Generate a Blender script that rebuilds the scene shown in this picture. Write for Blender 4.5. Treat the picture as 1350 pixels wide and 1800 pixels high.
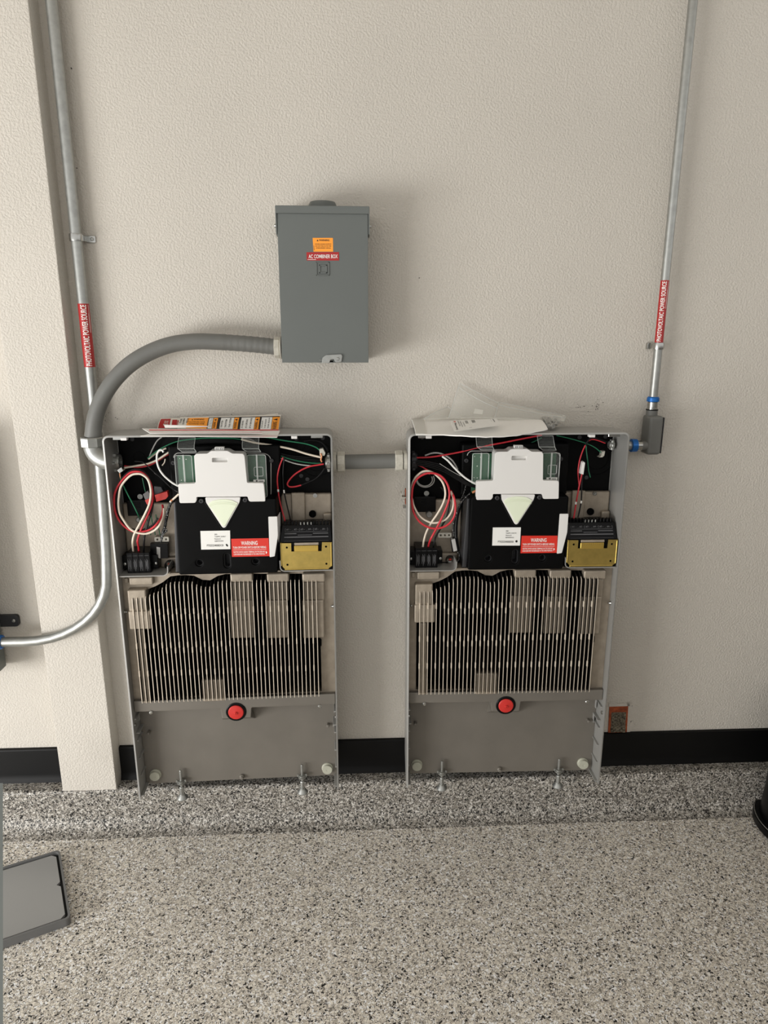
import bpy, bmesh, math, random
from mathutils import Vector, Matrix, Euler
random.seed(7)
C = bpy.context.scene.collection
for o in list(bpy.data.objects): bpy.data.objects.remove(o)

# ------------------------------------------------------------------ camera
W_PX, H_PX, F_PX = 1350, 1800, 1199.0
CAM = Vector((0.6967, -2.0072, 1.565)); YAW, PITCH, ROLL = 0.0495, 0.2552, 0.0017
fw = Vector((math.sin(YAW)*math.cos(PITCH), math.cos(YAW)*math.cos(PITCH), -math.sin(PITCH)))
rt = Vector((math.cos(YAW), -math.sin(YAW), 0)); up = rt.cross(fw)
rt, up = rt*math.cos(ROLL)+up*math.sin(ROLL), up*math.cos(ROLL)-rt*math.sin(ROLL)
cd = bpy.data.cameras.new('camera'); cam = bpy.data.objects.new('camera', cd); C.objects.link(cam)
cam.matrix_world = Matrix(((rt.x, up.x, -fw.x, CAM.x), (rt.y, up.y, -fw.y, CAM.y), (rt.z, up.z, -fw.z, CAM.z), (0, 0, 0, 1)))
cd.sensor_fit = 'VERTICAL'; cd.sensor_height = 24.0; cd.lens = 24.0*F_PX/H_PX; cd.clip_start = 0.02
bpy.context.scene.camera = cam

# ------------------------------------------------------------------ light
S = bpy.context.scene
S.view_settings.view_transform = 'Standard'; S.view_settings.look = 'None'
S.view_settings.gamma = 1.0; S.view_settings.use_curve_mapping = False
S.view_settings.exposure = 0.20
w = bpy.data.worlds.new('world'); S.world = w; w.use_nodes = True
w.node_tree.nodes['Background'].inputs[0].default_value = (1.0, 0.99, 0.975, 1)
w.node_tree.nodes['Background'].inputs[1].default_value = 0.88
def area_light(name, loc, target, sx, sy, power, col):
    l = bpy.data.lights.new(name, 'AREA'); l.shape = 'RECTANGLE'; l.size = sx; l.size_y = sy
    l.energy = power; l.color = col
    o = bpy.data.objects.new(name, l); C.objects.link(o); o.location = loc
    o.rotation_euler = (Vector(target)-Vector(loc)).to_track_quat('-Z', 'Y').to_euler()
    return o
# daylight through the open garage door, left of and behind the camera
area_light('garage_door_daylight', (-2.3, -2.2, 0.55), (0.4, 0.0, 0.9), 2.0, 1.0, 88, (1.0, 0.99, 0.975))

# ------------------------------------------------------------------ helpers
def lin(c):
    return tuple((x/255/12.92 if x/255 <= .04045 else ((x/255+.055)/1.055)**2.4) for x in c[:3]) + (1,)
MATS = {}
def mat(name, col, rough=.5, metal=0.0, var=0.0, vscale=30, bump=0.0, bscale=200, alpha=1.0, spec=.5, coat=0.0):
    m = bpy.data.materials.new(name); m.use_nodes = True; nt = m.node_tree; b = nt.nodes['Principled BSDF']
    c = lin(col); b.inputs['Base Color'].default_value = c; b.inputs['Roughness'].default_value = rough
    b.inputs['Metallic'].default_value = metal; b.inputs['Alpha'].default_value = alpha
    b.inputs['Specular IOR Level'].default_value = spec; b.inputs['Coat Weight'].default_value = coat
    tc = nt.nodes.new('ShaderNodeTexCoord')
    if var:
        n = nt.nodes.new('ShaderNodeTexNoise'); n.inputs['Scale'].default_value = vscale; n.inputs['Detail'].default_value = 4
        r = nt.nodes.new('ShaderNodeValToRGB'); r.color_ramp.elements[0].position = .3; r.color_ramp.elements[1].position = .7
        r.color_ramp.elements[0].color = tuple(max(0, x*(1-var)) for x in c[:3])+(1,)
        r.color_ramp.elements[1].color = tuple(min(1, x*(1+var)) for x in c[:3])+(1,)
        nt.links.new(tc.outputs['Object'], n.inputs['Vector']); nt.links.new(n.outputs['Fac'], r.inputs[0])
        nt.links.new(r.outputs[0], b.inputs['Base Color'])
    if bump:
        n = nt.nodes.new('ShaderNodeTexNoise'); n.inputs['Scale'].default_value = bscale; n.inputs['Detail'].default_value = 3
        bp = nt.nodes.new('ShaderNodeBump'); bp.inputs['Strength'].default_value = 1.0; bp.inputs['Distance'].default_value = bump
        nt.links.new(tc.outputs['Object'], n.inputs['Vector']); nt.links.new(n.outputs['Fac'], bp.inputs['Height'])
        nt.links.new(bp.outputs[0], b.inputs['Normal'])
    MATS[name] = m; return m
def stucco():
    m = mat('stucco_paint', (203, 197, 187), .85, var=.035, vscale=2.2, spec=.25); nt = m.node_tree; b = nt.nodes['Principled BSDF']
    geo = nt.nodes.new('ShaderNodeNewGeometry')
    n1 = nt.nodes.new('ShaderNodeTexNoise'); n1.inputs['Scale'].default_value = 175; n1.inputs['Detail'].default_value = 3.5; n1.inputs['Roughness'].default_value = .55
    n1.inputs['Distortion'].default_value = .15
    n2 = nt.nodes.new('ShaderNodeTexNoise'); n2.inputs['Scale'].default_value = 38; n2.inputs['Detail'].default_value = 2
    r = nt.nodes.new('ShaderNodeValToRGB'); r.color_ramp.elements[0].position = .36; r.color_ramp.elements[1].position = .62
    ma = nt.nodes.new('ShaderNodeMath'); ma.operation = 'MULTIPLY_ADD'; ma.inputs[1].default_value = .35
    bp = nt.nodes.new('ShaderNodeBump'); bp.inputs['Strength'].default_value = .5; bp.inputs['Distance'].default_value = .0026
    for n in (n1, n2): nt.links.new(geo.outputs['Position'], n.inputs['Vector'])
    nt.links.new(n1.outputs['Fac'], r.inputs[0]); nt.links.new(n2.outputs['Fac'], ma.inputs[0]); nt.links.new(r.outputs[0], ma.inputs[2])
    nt.links.new(ma.outputs[0], bp.inputs['Height']); nt.links.new(bp.outputs[0], b.inputs['Normal'])
    return m
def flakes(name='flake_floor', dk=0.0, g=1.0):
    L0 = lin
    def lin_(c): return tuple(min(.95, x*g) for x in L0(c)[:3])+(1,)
    m = mat(name, (150, 142, 130), .42, spec=.4); nt = m.node_tree; b = nt.nodes['Principled BSDF']
    geo = nt.nodes.new('ShaderNodeNewGeometry')
    nz = nt.nodes.new('ShaderNodeTexNoise'); nz.inputs['Scale'].default_value = 150; nz.inputs['Detail'].default_value = 1
    mx = nt.nodes.new('ShaderNodeMix'); mx.data_type = 'VECTOR'; mx.inputs[0].default_value = .012
    nt.links.new(geo.outputs['Position'], nz.inputs['Vector']); nt.links.new(geo.outputs['Position'], mx.inputs[4]); nt.links.new(nz.outputs['Color'], mx.inputs[5])
    cols = []
    for sc in (250, 430):
        v = nt.nodes.new('ShaderNodeTexVoronoi'); v.inputs['Scale'].default_value = sc; v.inputs['Randomness'].default_value = 1
        nt.links.new(mx.outputs[1], v.inputs['Vector'])
        sp = nt.nodes.new('ShaderNodeSeparateColor'); nt.links.new(v.outputs['Color'], sp.inputs[0])
        r = nt.nodes.new('ShaderNodeValToRGB'); r.color_ramp.interpolation = 'CONSTANT'
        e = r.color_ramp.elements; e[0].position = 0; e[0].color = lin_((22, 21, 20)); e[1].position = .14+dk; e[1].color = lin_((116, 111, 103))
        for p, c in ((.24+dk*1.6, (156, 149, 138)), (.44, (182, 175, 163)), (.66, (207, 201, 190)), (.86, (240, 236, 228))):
            x = e.new(p); x.color = lin_(c)
        nt.links.new(sp.outputs[0], r.inputs[0]); cols.append((r, v, sp))
    mm = nt.nodes.new('ShaderNodeMix'); mm.data_type = 'RGBA'
    gt = nt.nodes.new('ShaderNodeMath'); gt.operation = 'GREATER_THAN'; gt.inputs[1].default_value = .52
    nt.links.new(cols[0][2].outputs[1], gt.inputs[0]); nt.links.new(gt.outputs[0], mm.inputs[0])
    nt.links.new(cols[0][0].outputs[0], mm.inputs[6]); nt.links.new(cols[1][0].outputs[0], mm.inputs[7])
    nt.links.new(mm.outputs[2], b.inputs['Base Color'])
    bp = nt.nodes.new('ShaderNodeBump'); bp.inputs['Strength'].default_value = .4; bp.inputs['Distance'].default_value = .0012
    nt.links.new(cols[0][2].outputs[2], bp.inputs['Height']); nt.links.new(bp.outputs[0], b.inputs['Normal'])
    return m
M = dict(
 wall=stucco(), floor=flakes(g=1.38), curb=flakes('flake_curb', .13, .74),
 rubber=mat('black_rubber', (8, 8, 8), .5, spec=.22), paint=mat('grey_enamel', (97, 101, 98), .42, var=.03, vscale=6),
 silver=mat('silver_paint', (158, 157, 153), .42, .35, var=.05, vscale=12, bump=.0002, bscale=900),
 plate=mat('plate_paint', (118, 113, 105), .48, .3, var=.07, vscale=9, bump=.0002, bscale=900),
 cast=mat('cast_aluminium', (158, 147, 132), .45, .4, var=.12, vscale=45, bump=.0004, bscale=300),
 fin=mat('fin_coating', (34, 31, 28), .7, spec=.2), finedge=mat('fin_bare_edge', (214, 202, 184), .4, .25),
 dark=mat('recess_black', (8, 8, 8), .9, spec=.1), black=mat('black_plastic', (5, 5, 5), .5, spec=.1, bump=.0001, bscale=1200),
 gloss=mat('black_gloss', (5, 5, 6), .35, spec=.18), white=mat('white_plastic', (222, 220, 216), .4),
 lens=mat('lens_plastic', (226, 233, 208), .3, coat=.3), pcb=mat('circuit_green', (38, 82, 56), .4, var=.15, vscale=90),
 clear=mat('clear_plastic', (200, 205, 200), .12, alpha=.055), rim=mat('clear_plastic_edge', (225, 228, 224), .2, alpha=.4),
 bag=mat('bag_film', (225, 224, 216), .18, alpha=.30, bump=.002, bscale=28), bagfold=mat('bag_film_fold', (232, 230, 222), .2, alpha=.6),
 brass=mat('brass', (208, 182, 104), .3, .9, var=.10, vscale=50), gold=mat('gold_pins', (222, 190, 100), .35, .9),
 galv=mat('galvanised_steel', (166, 167, 163), .42, .85, var=.10, vscale=60), zinc=mat('cast_zinc', (196, 192, 180), .5, .25, var=.12, vscale=120, bump=.0003, bscale=500),
 chrome=mat('bright_zinc', (176, 176, 172), .26, 1.0), conduit=mat('grey_conduit_jacket', (104, 104, 100), .5, var=.06, vscale=20),
 blue=mat('blue_anodised', (24, 100, 176), .3, .4), plug=mat('red_rubber', (198, 44, 38), .5),
 wred=mat('wire_red', (196, 44, 54), .4), wwhite=mat('wire_white', (226, 214, 196), .4), wgrey=mat('wire_grey', (176, 174, 170), .4),
 wblack=mat('wire_black', (11, 11, 12), .35, spec=.3), wgreen=mat('wire_green', (32, 112, 78), .4), copper=mat('copper', (206, 140, 100), .35, .6),
 labw=mat('label_white', (232, 231, 226), .45), labr=mat('label_red', (212, 50, 36), .4), labd=mat('label_dark_red', (166, 28, 28), .4),
 laboran=mat('label_orange', (250, 158, 46), .45), inkb=mat('ink_black', (28, 24, 22), .6), inkw=mat('ink_white', (240, 236, 230), .5), inkg=mat('ink_grey', (104, 104, 106), .6),
 paper=mat('paper', (236, 234, 229), .7), sheetw=mat('sheet_backing', (222, 216, 204), .6),
 bumper=mat('rubber_bumper', (176, 176, 160), .5), lever=mat('connector_red', (190, 52, 44), .4), levgrey=mat('connector_grey', (96, 94, 92), .4),
 dgrey=mat('dark_grey_plastic', (44, 44, 46), .5), rust=mat('rust_orange', (150, 70, 34), .8, var=.45, vscale=70, bump=.002, bscale=160),
 mortar=mat('rough_mortar', (112, 104, 88), .95, var=.85, vscale=160, bump=.01, bscale=170), lid=mat('lid_enamel', (146, 146, 144), .25, spec=.6),
 inner=mat('light_block_grey', (120, 116, 110), .9, spec=.1),
 speck=mat('paint_chip', (52, 44, 36), .9),
)
def sleeve():
    m = mat('braided_sleeve', (20, 20, 20), .5); nt = m.node_tree; b = nt.nodes['Principled BSDF']
    tc = nt.nodes.new('ShaderNodeTexCoord'); n = nt.nodes.new('ShaderNodeTexNoise'); n.inputs['Scale'].default_value = 330; n.inputs['Detail'].default_value = 1
    r = nt.nodes.new('ShaderNodeValToRGB'); r.color_ramp.interpolation = 'CONSTANT'; r.color_ramp.elements[0].color = lin((18, 18, 18)); r.color_ramp.elements[1].position = .66; r.color_ramp.elements[1].color = lin((200, 198, 192))
    nt.links.new(tc.outputs['Object'], n.inputs['Vector']); nt.links.new(n.outputs['Fac'], r.inputs[0]); nt.links.new(r.outputs[0], b.inputs['Base Color'])
    return m
M['sleeve'] = sleeve()

def NB(): return bmesh.new()
def obj(name, bm, m, parent=None, smooth=30, label=None, kind=None, recalc=True):
    if recalc: bmesh.ops.recalc_face_normals(bm, faces=bm.faces)
    me = bpy.data.meshes.new(name); bm.to_mesh(me); bm.free()
    ms = m if isinstance(m, (list, tuple)) else [m]
    for x in ms: me.materials.append(M[x] if isinstance(x, str) else x)
    if smooth:
        me.polygons.foreach_set('use_smooth', [True]*len(me.polygons)); me.set_sharp_from_angle(angle=math.radians(smooth))
    o = bpy.data.objects.new(name, me); C.objects.link(o)
    if smooth and smooth <= 50:
        wn = o.modifiers.new('normals', 'WEIGHTED_NORMAL'); wn.keep_sharp = True
    if parent: o.parent = parent
    if label: o['label'] = label
    if kind: o['kind'] = kind
    return o
def tag(o, label, cat, group=None):
    o['label'] = label; o['category'] = cat
    if group: o['group'] = group
    return o
def thing(name, label, cat, loc=(0, 0, 0), rot=(0, 0, 0), group=None):
    o = bpy.data.objects.new(name, None); C.objects.link(o); o.location = loc; o.rotation_euler = rot
    o.empty_display_size = .05
    return tag(o, label, cat, group)
def rebase(o):
    """children were built in world coordinates: move the thing's base under them"""
    T = Matrix.Translation(-o.location)
    for c in o.children_recursive:
        if c.type == 'MESH' and not c.get('_done'):
            c.data.transform(T); c['_done'] = 1
    for c in o.children_recursive:
        if '_done' in c: del c['_done']
def bx(bm, x0, x1, y0, y1, z0, z1, bev=0, seg=2):
    vs = [bm.verts.new((x, y, z)) for x in (x0, x1) for y in (y0, y1) for z in (z0, z1)]
    fs = [bm.faces.new([vs[i] for i in q]) for q in ((0, 1, 3, 2), (4, 6, 7, 5), (0, 4, 5, 1), (2, 3, 7, 6), (0, 2, 6, 4), (1, 5, 7, 3))]
    if bev:
        es = list({e for f in fs for e in f.edges})
        bmesh.ops.bevel(bm, geom=es, offset=bev, segments=seg, profile=.5, affect='EDGES')
def fillet(pts, r, n=4):
    """round the corners of a 2D polygon"""
    out = []; N = len(pts)
    for i in range(N):
        p = Vector(pts[i]); a = Vector(pts[i-1]); b = Vector(pts[(i+1) % N])
        rr = min(r, (a-p).length*.45, (b-p).length*.45)
        s = p+(a-p).normalized()*rr; e = p+(b-p).normalized()*rr
        for k in range(n+1):
            t = k/n; out.append(tuple((1-t)**2*s+2*t*(1-t)*p+t*t*e))
    return out
def prism(bm, outer, y0, y1, holes=(), chamf=0, axis='Y'):
    """polygon in XZ extruded from y0 (front) to y1; holes cut through"""
    def P(a, y): return {'Y': (a[0], y, a[1]), 'X': (y, a[0], a[1]), 'Z': (a[0], a[1], y)}[axis]
    tmp = bmesh.new(); es = []
    for loop in (outer,)+tuple(holes):
        vs = [tmp.verts.new(P(a, y0)) for a in loop]
        es += [tmp.edges.new((vs[i], vs[(i+1) % len(vs)])) for i in range(len(vs))]
    r = bmesh.ops.triangle_fill(tmp, use_beauty=True, use_dissolve=False, edges=es)
    fs = [f for f in tmp.faces]
    r = bmesh.ops.extrude_face_region(tmp, geom=fs)
    nv = [g for g in r['geom'] if isinstance(g, bmesh.types.BMVert)]
    d = P((0, 0), y1-y0); bmesh.ops.translate(tmp, verts=nv, vec=d)
    if chamf:
        fe = [e for e in tmp.edges if all(abs(v.co[{'Y': 1, 'X': 0, 'Z': 2}[axis]]-y0) < 1e-7 for v in e.verts) and any(abs(f.normal[{'Y': 1, 'X': 0, 'Z': 2}[axis]]) < .5 for f in e.link_faces)]
        tmp.normal_update()
        fe = [e for e in tmp.edges if all(abs(v.co[{'Y': 1, 'X': 0, 'Z': 2}[axis]]-y0) < 1e-7 for v in e.verts) and len(e.link_faces) == 2 and abs(e.link_faces[0].normal.dot(e.link_faces[1].normal)) < .5]
        bmesh.ops.bevel(tmp, geom=fe, offset=chamf, segments=2, profile=.5, affect='EDGES')
    me = bpy.data.meshes.new('tmp'); tmp.to_mesh(me); tmp.free(); bm.from_mesh(me); bpy.data.meshes.remove(me)
def frame_from(d):
    d = d.normalized(); a = Vector((0, 0, 1)) if abs(d.z) < .9 else Vector((1, 0, 0))
    u = d.cross(a).normalized(); return u, d.cross(u).normalized()
def tube(bm, pts, r, seg=8, cap=True):
    pts = [Vector(p) for p in pts]; n = len(pts); rs = r if isinstance(r, (list, tuple)) else [r]*n
    u, v = frame_from(pts[1]-pts[0]); rings = []; pd = (pts[1]-pts[0]).normalized()
    for i in range(n):
        d = (pts[min(i+1, n-1)]-pts[max(i-1, 0)])
        d = d.normalized() if d.length > 1e-9 else pd
        q = pd.rotation_difference(d); u = q @ u; v = q @ v; pd = d
        rings.append([bm.verts.new(pts[i]+u*rs[i]*math.cos(2*math.pi*k/seg)+v*rs[i]*math.sin(2*math.pi*k/seg)) for k in range(seg)])
    for a, b in zip(rings, rings[1:]):
        for k in range(seg): bm.faces.new((a[k], a[(k+1) % seg], b[(k+1) % seg], b[k]))
    if cap: bm.faces.new(rings[0][::-1]); bm.faces.new(rings[-1])
def spline(pts, n=6):
    P = [Vector(p) for p in pts]; P = [P[0]*2-P[1]]+P+[P[-1]*2-P[-2]]; out = []
    for i in range(1, len(P)-2):
        a, b, c, d = P[i-1:i+3]
        for k in range(n):
            t = k/n; out.append(.5*((2*b)+(c-a)*t+(2*a-5*b+4*c-d)*t*t+(3*b-a-3*c+d)*t**3))
    out.append(P[-2]); return out
def lathe(bm, prof, base, axis, seg=20):
    """prof: (r, h) along axis from base"""
    ax = Vector(axis).normalized(); u, v = frame_from(ax); B = Vector(base); rings = []
    for r, h in prof:
        rings.append([bm.verts.new(B+ax*h+(u*math.cos(2*math.pi*k/seg)+v*math.sin(2*math.pi*k/seg))*max(r, 1e-5)) for k in range(seg)])
    for a, b in zip(rings, rings[1:]):
        for k in range(seg): bm.faces.new((a[k], a[(k+1) % seg], b[(k+1) % seg], b[k]))
    bm.faces.new(rings[0][::-1]); bm.faces.new(rings[-1])
def quadfn(c00, c10, c11, c01, bend=0.0, nrm=None):
    """bilinear patch: u along c00->c10, v along c00->c01; bend bulges it along its normal"""
    a, b, c, d = (Vector(x) for x in (c00, c10, c11, c01))
    n = nrm or (b-a).cross(d-a).normalized()
    def f(u, v, off=0.0):
        return a*(1-u)*(1-v)+b*u*(1-v)+c*u*v+d*(1-u)*v + n*(off+bend*4*v*(1-v))
    return f
def patch(bm, f, u0=0, u1=1, v0=0, v1=1, nu=1, nv=1, off=0.0, th=.0004):
    """thin slab on a surface function"""
    lay = []
    for o in (off, off-th):
        lay.append([[bm.verts.new(f(u0+(u1-u0)*i/nu, v0+(v1-v0)*j/nv, o)) for j in range(nv+1)] for i in range(nu+1)])
    for g, flip in ((lay[0], 0), (lay[1], 1)):
        for i in range(nu):
            for j in range(nv):
                q = (g[i][j], g[i+1][j], g[i+1][j+1], g[i][j+1]); bm.faces.new(q[::-1] if flip else q)
    A, B = lay
    for i in range(nu):
        bm.faces.new((A[i][0], B[i][0], B[i+1][0], A[i+1][0])); bm.faces.new((A[i+1][nv], B[i+1][nv], B[i][nv], A[i][nv]))
    for j in range(nv):
        bm.faces.new((A[0][j+1], B[0][j+1], B[0][j], A[0][j])); bm.faces.new((A[nu][j], B[nu][j], B[nu][j+1], A[nu][j+1]))
_txt = {}
def text_geo(s, bold):
    if (s, bold) not in _txt:
        cu = bpy.data.curves.new('t', 'FONT'); cu.body = s; cu.resolution_u = 3; cu.offset = bold; cu.size = 1
        o = bpy.data.objects.new('t', cu); C.objects.link(o)
        dg = bpy.context.evaluated_depsgraph_get(); me = bpy.data.meshes.new_from_object(o.evaluated_get(dg))
        V = [tuple(v.co[:2]) for v in me.vertices]; Fc = [tuple(p.vertices) for p in me.polygons]
        x0, x1 = min(v[0] for v in V), max(v[0] for v in V); y0, y1 = min(v[1] for v in V), max(v[1] for v in V)
        V = [((x-x0)/(x1-x0), (y-y0)/(y1-y0)) for x, y in V]
        bpy.data.objects.remove(o); bpy.data.curves.remove(cu); bpy.data.meshes.remove(me); _txt[(s, bold)] = (V, Fc)
    return _txt[(s, bold)]
def letter(name, f, lines, m, parent, off=.0004, bold=.012, extra=(), sub=0):
    """lines: (string, u0, v0, u1, v1[, rot]) fitted on surface f; extra: plain quads (u0,v0,u1,v1) or polygons"""
    bm = NB()
    for ln in lines:
        V, Fc = text_geo(ln[0], bold); u0, v0, u1, v1 = ln[1:5]; rot = ln[5] if len(ln) > 5 else 0
        vs = []
        for x, y in V:
            if rot == 90: x, y = 1-y, x
            if rot == -90: x, y = y, 1-x
            vs.append(bm.verts.new((u0+(u1-u0)*x, v0+(v1-v0)*y, 0)))
        for p in Fc:
            try: bm.faces.new([vs[i] for i in p])
            except ValueError: pass
    for q in extra:
        if len(q) == 4 and not isinstance(q[0], tuple): q = ((q[0], q[1]), (q[2], q[1]), (q[2], q[3]), (q[0], q[3]))
        bm.faces.new([bm.verts.new((a, b, 0)) for a, b in q])
    if sub:
        bmesh.ops.triangulate(bm, faces=list(bm.faces))
        bmesh.ops.subdivide_edges(bm, edges=[e for e in bm.edges if abs(e.verts[0].co.y-e.verts[1].co.y) > .08], cuts=sub, use_grid_fill=True)
        bmesh.ops.triangulate(bm, faces=list(bm.faces))
    for v in bm.verts: v.co = f(v.co.x, v.co.y, off)
    return obj(name, bm, m, parent, smooth=0, recalc=False)
def ray(px, py): return fw+rt*((px-W_PX/2)/F_PX)+up*((H_PX/2-py)/F_PX)
def at(px, py, Y):
    d = ray(px, py); return CAM+d*((Y-CAM.y)/d.y)
def atz(px, py, z):
    d = ray(px, py); return CAM+d*((z-CAM.z)/d.z)
HU, WU = 1.1127, .609
UM = [Matrix.LocRotScale(Vector((x, 0, z+.015)), Euler((0, -rl, yw)), None) for x, z, yw, rl in ((.3394, .1761, .0279, .0002), (1.1691, .1759, -.0243, .0051))]
UI = [m.inverted() for m in UM]
def U(k, px, py, y):
    """pixel -> local point of unit k on its plane y"""
    o = UI[k] @ CAM; d = UI[k].to_3x3() @ ray(px, py); return o+d*((y-o.y)/d.y)
def crop(ox, oy, s): return lambda x, y: (ox+x/s, oy+y/s)
cA, cE, cT, cR, cM = crop(170, 720, 3.068), crop(190, 820, 9.477), crop(170, 750, 9), crop(500, 740, 11.25), crop(290, 750, 6.75)
cB, cL, cQ, cN, cS = crop(690, 670, 3.068), crop(700, 800, 8.57), crop(690, 740, 11.25), crop(810, 750, 6.75), crop(1000, 740, 11.25)
cH, cG = crop(190, 990, 3.14), crop(480, 870, 11.25)

# ------------------------------------------------------------------ setting
def struct(name, bm, m, label=None, parent=None, smooth=30):
    o = obj(name, bm, m, parent, smooth=smooth, label=label)
    if not parent: o['kind'] = 'structure'
    return o
bm = NB(); bx(bm, -1.9, 3.6, 0, .12, 0, 3.2); struct('wall_back', bm, 'wall', 'beige textured stucco wall behind the battery units')
bm = NB(); bx(bm, -1.9, 3.6, -3.4, .12, -.1, 0); struct('floor', bm, 'floor', 'speckled epoxy flake floor')
bm = NB(); bx(bm, -1.9, 3.6, -3.4, .12, 3.2, 3.3); struct('ceiling', bm, 'wall', 'painted garage ceiling')
bm = NB(); bx(bm, 2.6, 2.7, -3.4, 0, 0, 1.5); struct('light_block_right', bm, 'inner', 'low grey slab added out of frame to darken the right side')  # unseen half wall added to darken the right, kept low for light above
bm = NB(); bx(bm, .6, 2.6, -3.5, -3.4, 0, 1.3); struct('light_block_front', bm, 'inner', 'low grey slab added behind the camera to hold back light from the right')  # added light block behind the camera, low so sky light passes over
prof = [(0, .143), (-.056, .143), (-.064, .140), (-.067, .132), (-.067, .055)]
for k in range(1, 9):
    a = k/8*math.pi/2; prof.append((-.067-.05*(1-math.cos(a)), .055-.055*math.sin(a)+.0006))
prof += [(-.119, -.01), (0, -.01)]
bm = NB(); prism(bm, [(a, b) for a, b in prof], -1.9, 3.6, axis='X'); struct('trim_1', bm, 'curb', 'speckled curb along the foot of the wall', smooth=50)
PX1 = -.0695; PX0 = at(84, 1200, -.062).x
bm = NB(); bx(bm, PX0, PX1, -.062, .01, .137, 3.2, .004); struct('trim_2', bm, 'wall', 'shallow stucco pilaster left of the battery units')
def baseboard(name, x0, x1, label):
    bm = NB(); P = [(0, .262), (-.010, .260), (-.012, .255), (-.012, .170), (-.016, .156), (-.020, .1435), (0, .1435)]
    prism(bm, P, x0, x1, axis='X'); struct(name, bm, 'rubber', label)
baseboard('baseboard_left', -1.9, PX0-.001, 'black rubber baseboard left of the pilaster')
baseboard('baseboard_back', PX1+.001, 3.6, 'black rubber baseboard behind the battery units')

# ------------------------------------------------------------------ battery units
def part(name, bm, m, p, label=None, smooth=30): return obj(name, bm, m, p, smooth=smooth, label=label)
unit = thing('battery_unit', '', 'battery unit')
def ushell(bm, st):
    """inverted-U shell; stations (y, outer inset, thickness, z_bottom)"""
    rings = []
    for y, i, t, z0 in st:
        ring = []
        for off, sgn in ((i, 1), (i+t, -1)):
            w, h, r = WU/2-off, HU-off, (.016 if sgn == 1 else .012)
            p = [(-w, z0), (-w, .3), (-w, .7), (-w, h-r)]+[(-w+r-r*math.cos(a*math.pi/10), h-r+r*math.sin(a*math.pi/10)) for a in range(1, 6)]
            p += [(-a, b) for a, b in p[::-1]]
            ring.append([bm.verts.new((a, y, b)) for a, b in p])
        rings.append(ring)
    for A, B in zip(rings, rings[1:]):
        for k in (0, 1):
            for j in range(len(A[k])-1): bm.faces.new((A[k][j], A[k][j+1], B[k][j+1], B[k][j]))
        for j in (0, -1): bm.faces.new((A[0][j], A[1][j], B[1][j], B[0][j]))
    for R_ in (rings[0], rings[-1]):
        for j in range(len(R_[0])-1): bm.faces.new((R_[0][j], R_[0][j+1], R_[1][j+1], R_[1][j]))
bm = NB()
ushell(bm, [(-.1706, .0018, .0032, 0), (-.1692, 0, .005, 0), (-.105, 0, .005, 0), (-.0995, .0, .005, .012), (-.062, 0, .005, .055), (-.058, .0, .005, .062)])
ushell(bm, [(-.058, .0015, .004, .062), (-.0578, .003, .003, .064), (-.026, .003, .004, .095), (-.012, .006, .004, .10)])
part('housing', bm, 'silver', unit, smooth=40)
# ribs inside the lower side walls
for sx in (-1, 1):
    for zf, zb, dx, y0 in ((.262, .262, .006, -.156), (.212, .212, .010, -.150), (.186, .186, .006, -.150), (.126, .126, .006, -.152), (.066, .066, .005, -.152), (.006, .006, .009, -.165)):
        bm = NB(); a, b = sorted((sx*(.2995-dx), sx*.2998)); bx(bm, a, b, y0, -.101, zf-.0016, zf+.0016, .0007, 1)
        if zf in (.262, .212):
            bx(bm, a, a+.0025, -.112, -.101, zf-.03, zf, .0006, 1)
        part('rib', bm, 'silver', unit)
bm = NB(); bx(bm, -.2993, .2993, -.1025, -.095, 0.002, .30, .0015); part('lower_plate', bm, 'plate', unit)
# cast frame with a wavy opening for the fins
tops = [(150, 182), (222, 180), (243, 165), (270, 163), (290, 145), (318, 118), (340, 107), (365, 103), (460, 100), (480, 112), (500, 125), (545, 133), (570, 128), (592, 110), (612, 100), (640, 95), (1170, 92)]
tl = [U(0, *cH(x, y), -.158) for x, y in tops]; tl = [(v.x, v.z) for v in tl]
def ztop(x):
    if x <= tl[0][0]: return tl[0][1]
    for (a, za), (b, zb) in zip(tl, tl[1:]):
        if x <= b: return za+(zb-za)*(x-a)/(b-a)
    return tl[-1][1]
outer = [(-.2992, .2835), (.2992, .2835), (.2992, .7165), (-.2992, .7165)]
hole = [(-.276, .322), (.258, .322)]+[(x, ztop(x)+.012) for x in [.258-.534*i/24 for i in range(25)]]
bm = NB(); prism(bm, outer, -.137, -.058, [hole]); part('heat_sink_frame', bm, 'cast', unit)
bm = NB(); bx(bm, -.285, .27, -.058, -.050, .31, .7165); part('heat_sink_back', bm, 'dark', unit)
bm = NB(); P = [(-.2985, .2835), (-.046, .2835), (-.043, .250), (.043, .250), (.046, .2835), (.2985, .2835), (.2985, .319), (-.2985, .319)]
prism(bm, fillet(P, .003, 2), -.1505, -.101, chamf=.002)
vs = [bm.verts.new(v) for v in ((-.043, -.1490, .2505), (.043, -.1490, .2505), (.050, -.1020, .218), (-.050, -.1020, .218), (-.043, -.1020, .2505), (.043, -.1020, .2505))]
for q in ((0, 1, 2, 3), (0, 3, 4), (1, 5, 2), (0, 4, 5, 1), (3, 2, 5, 4)): bm.faces.new([vs[i] for i in q])
part('plug_ledge', bm, 'plate', unit)
bm = NB(); lathe(bm, [(.0305, 0), (.0305, .0015), (.028, .003), (.0245, .003)], (0, -.1503, .272), (0, -1, 0), 28); part('plug_seal', bm, 'gloss', unit)
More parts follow.
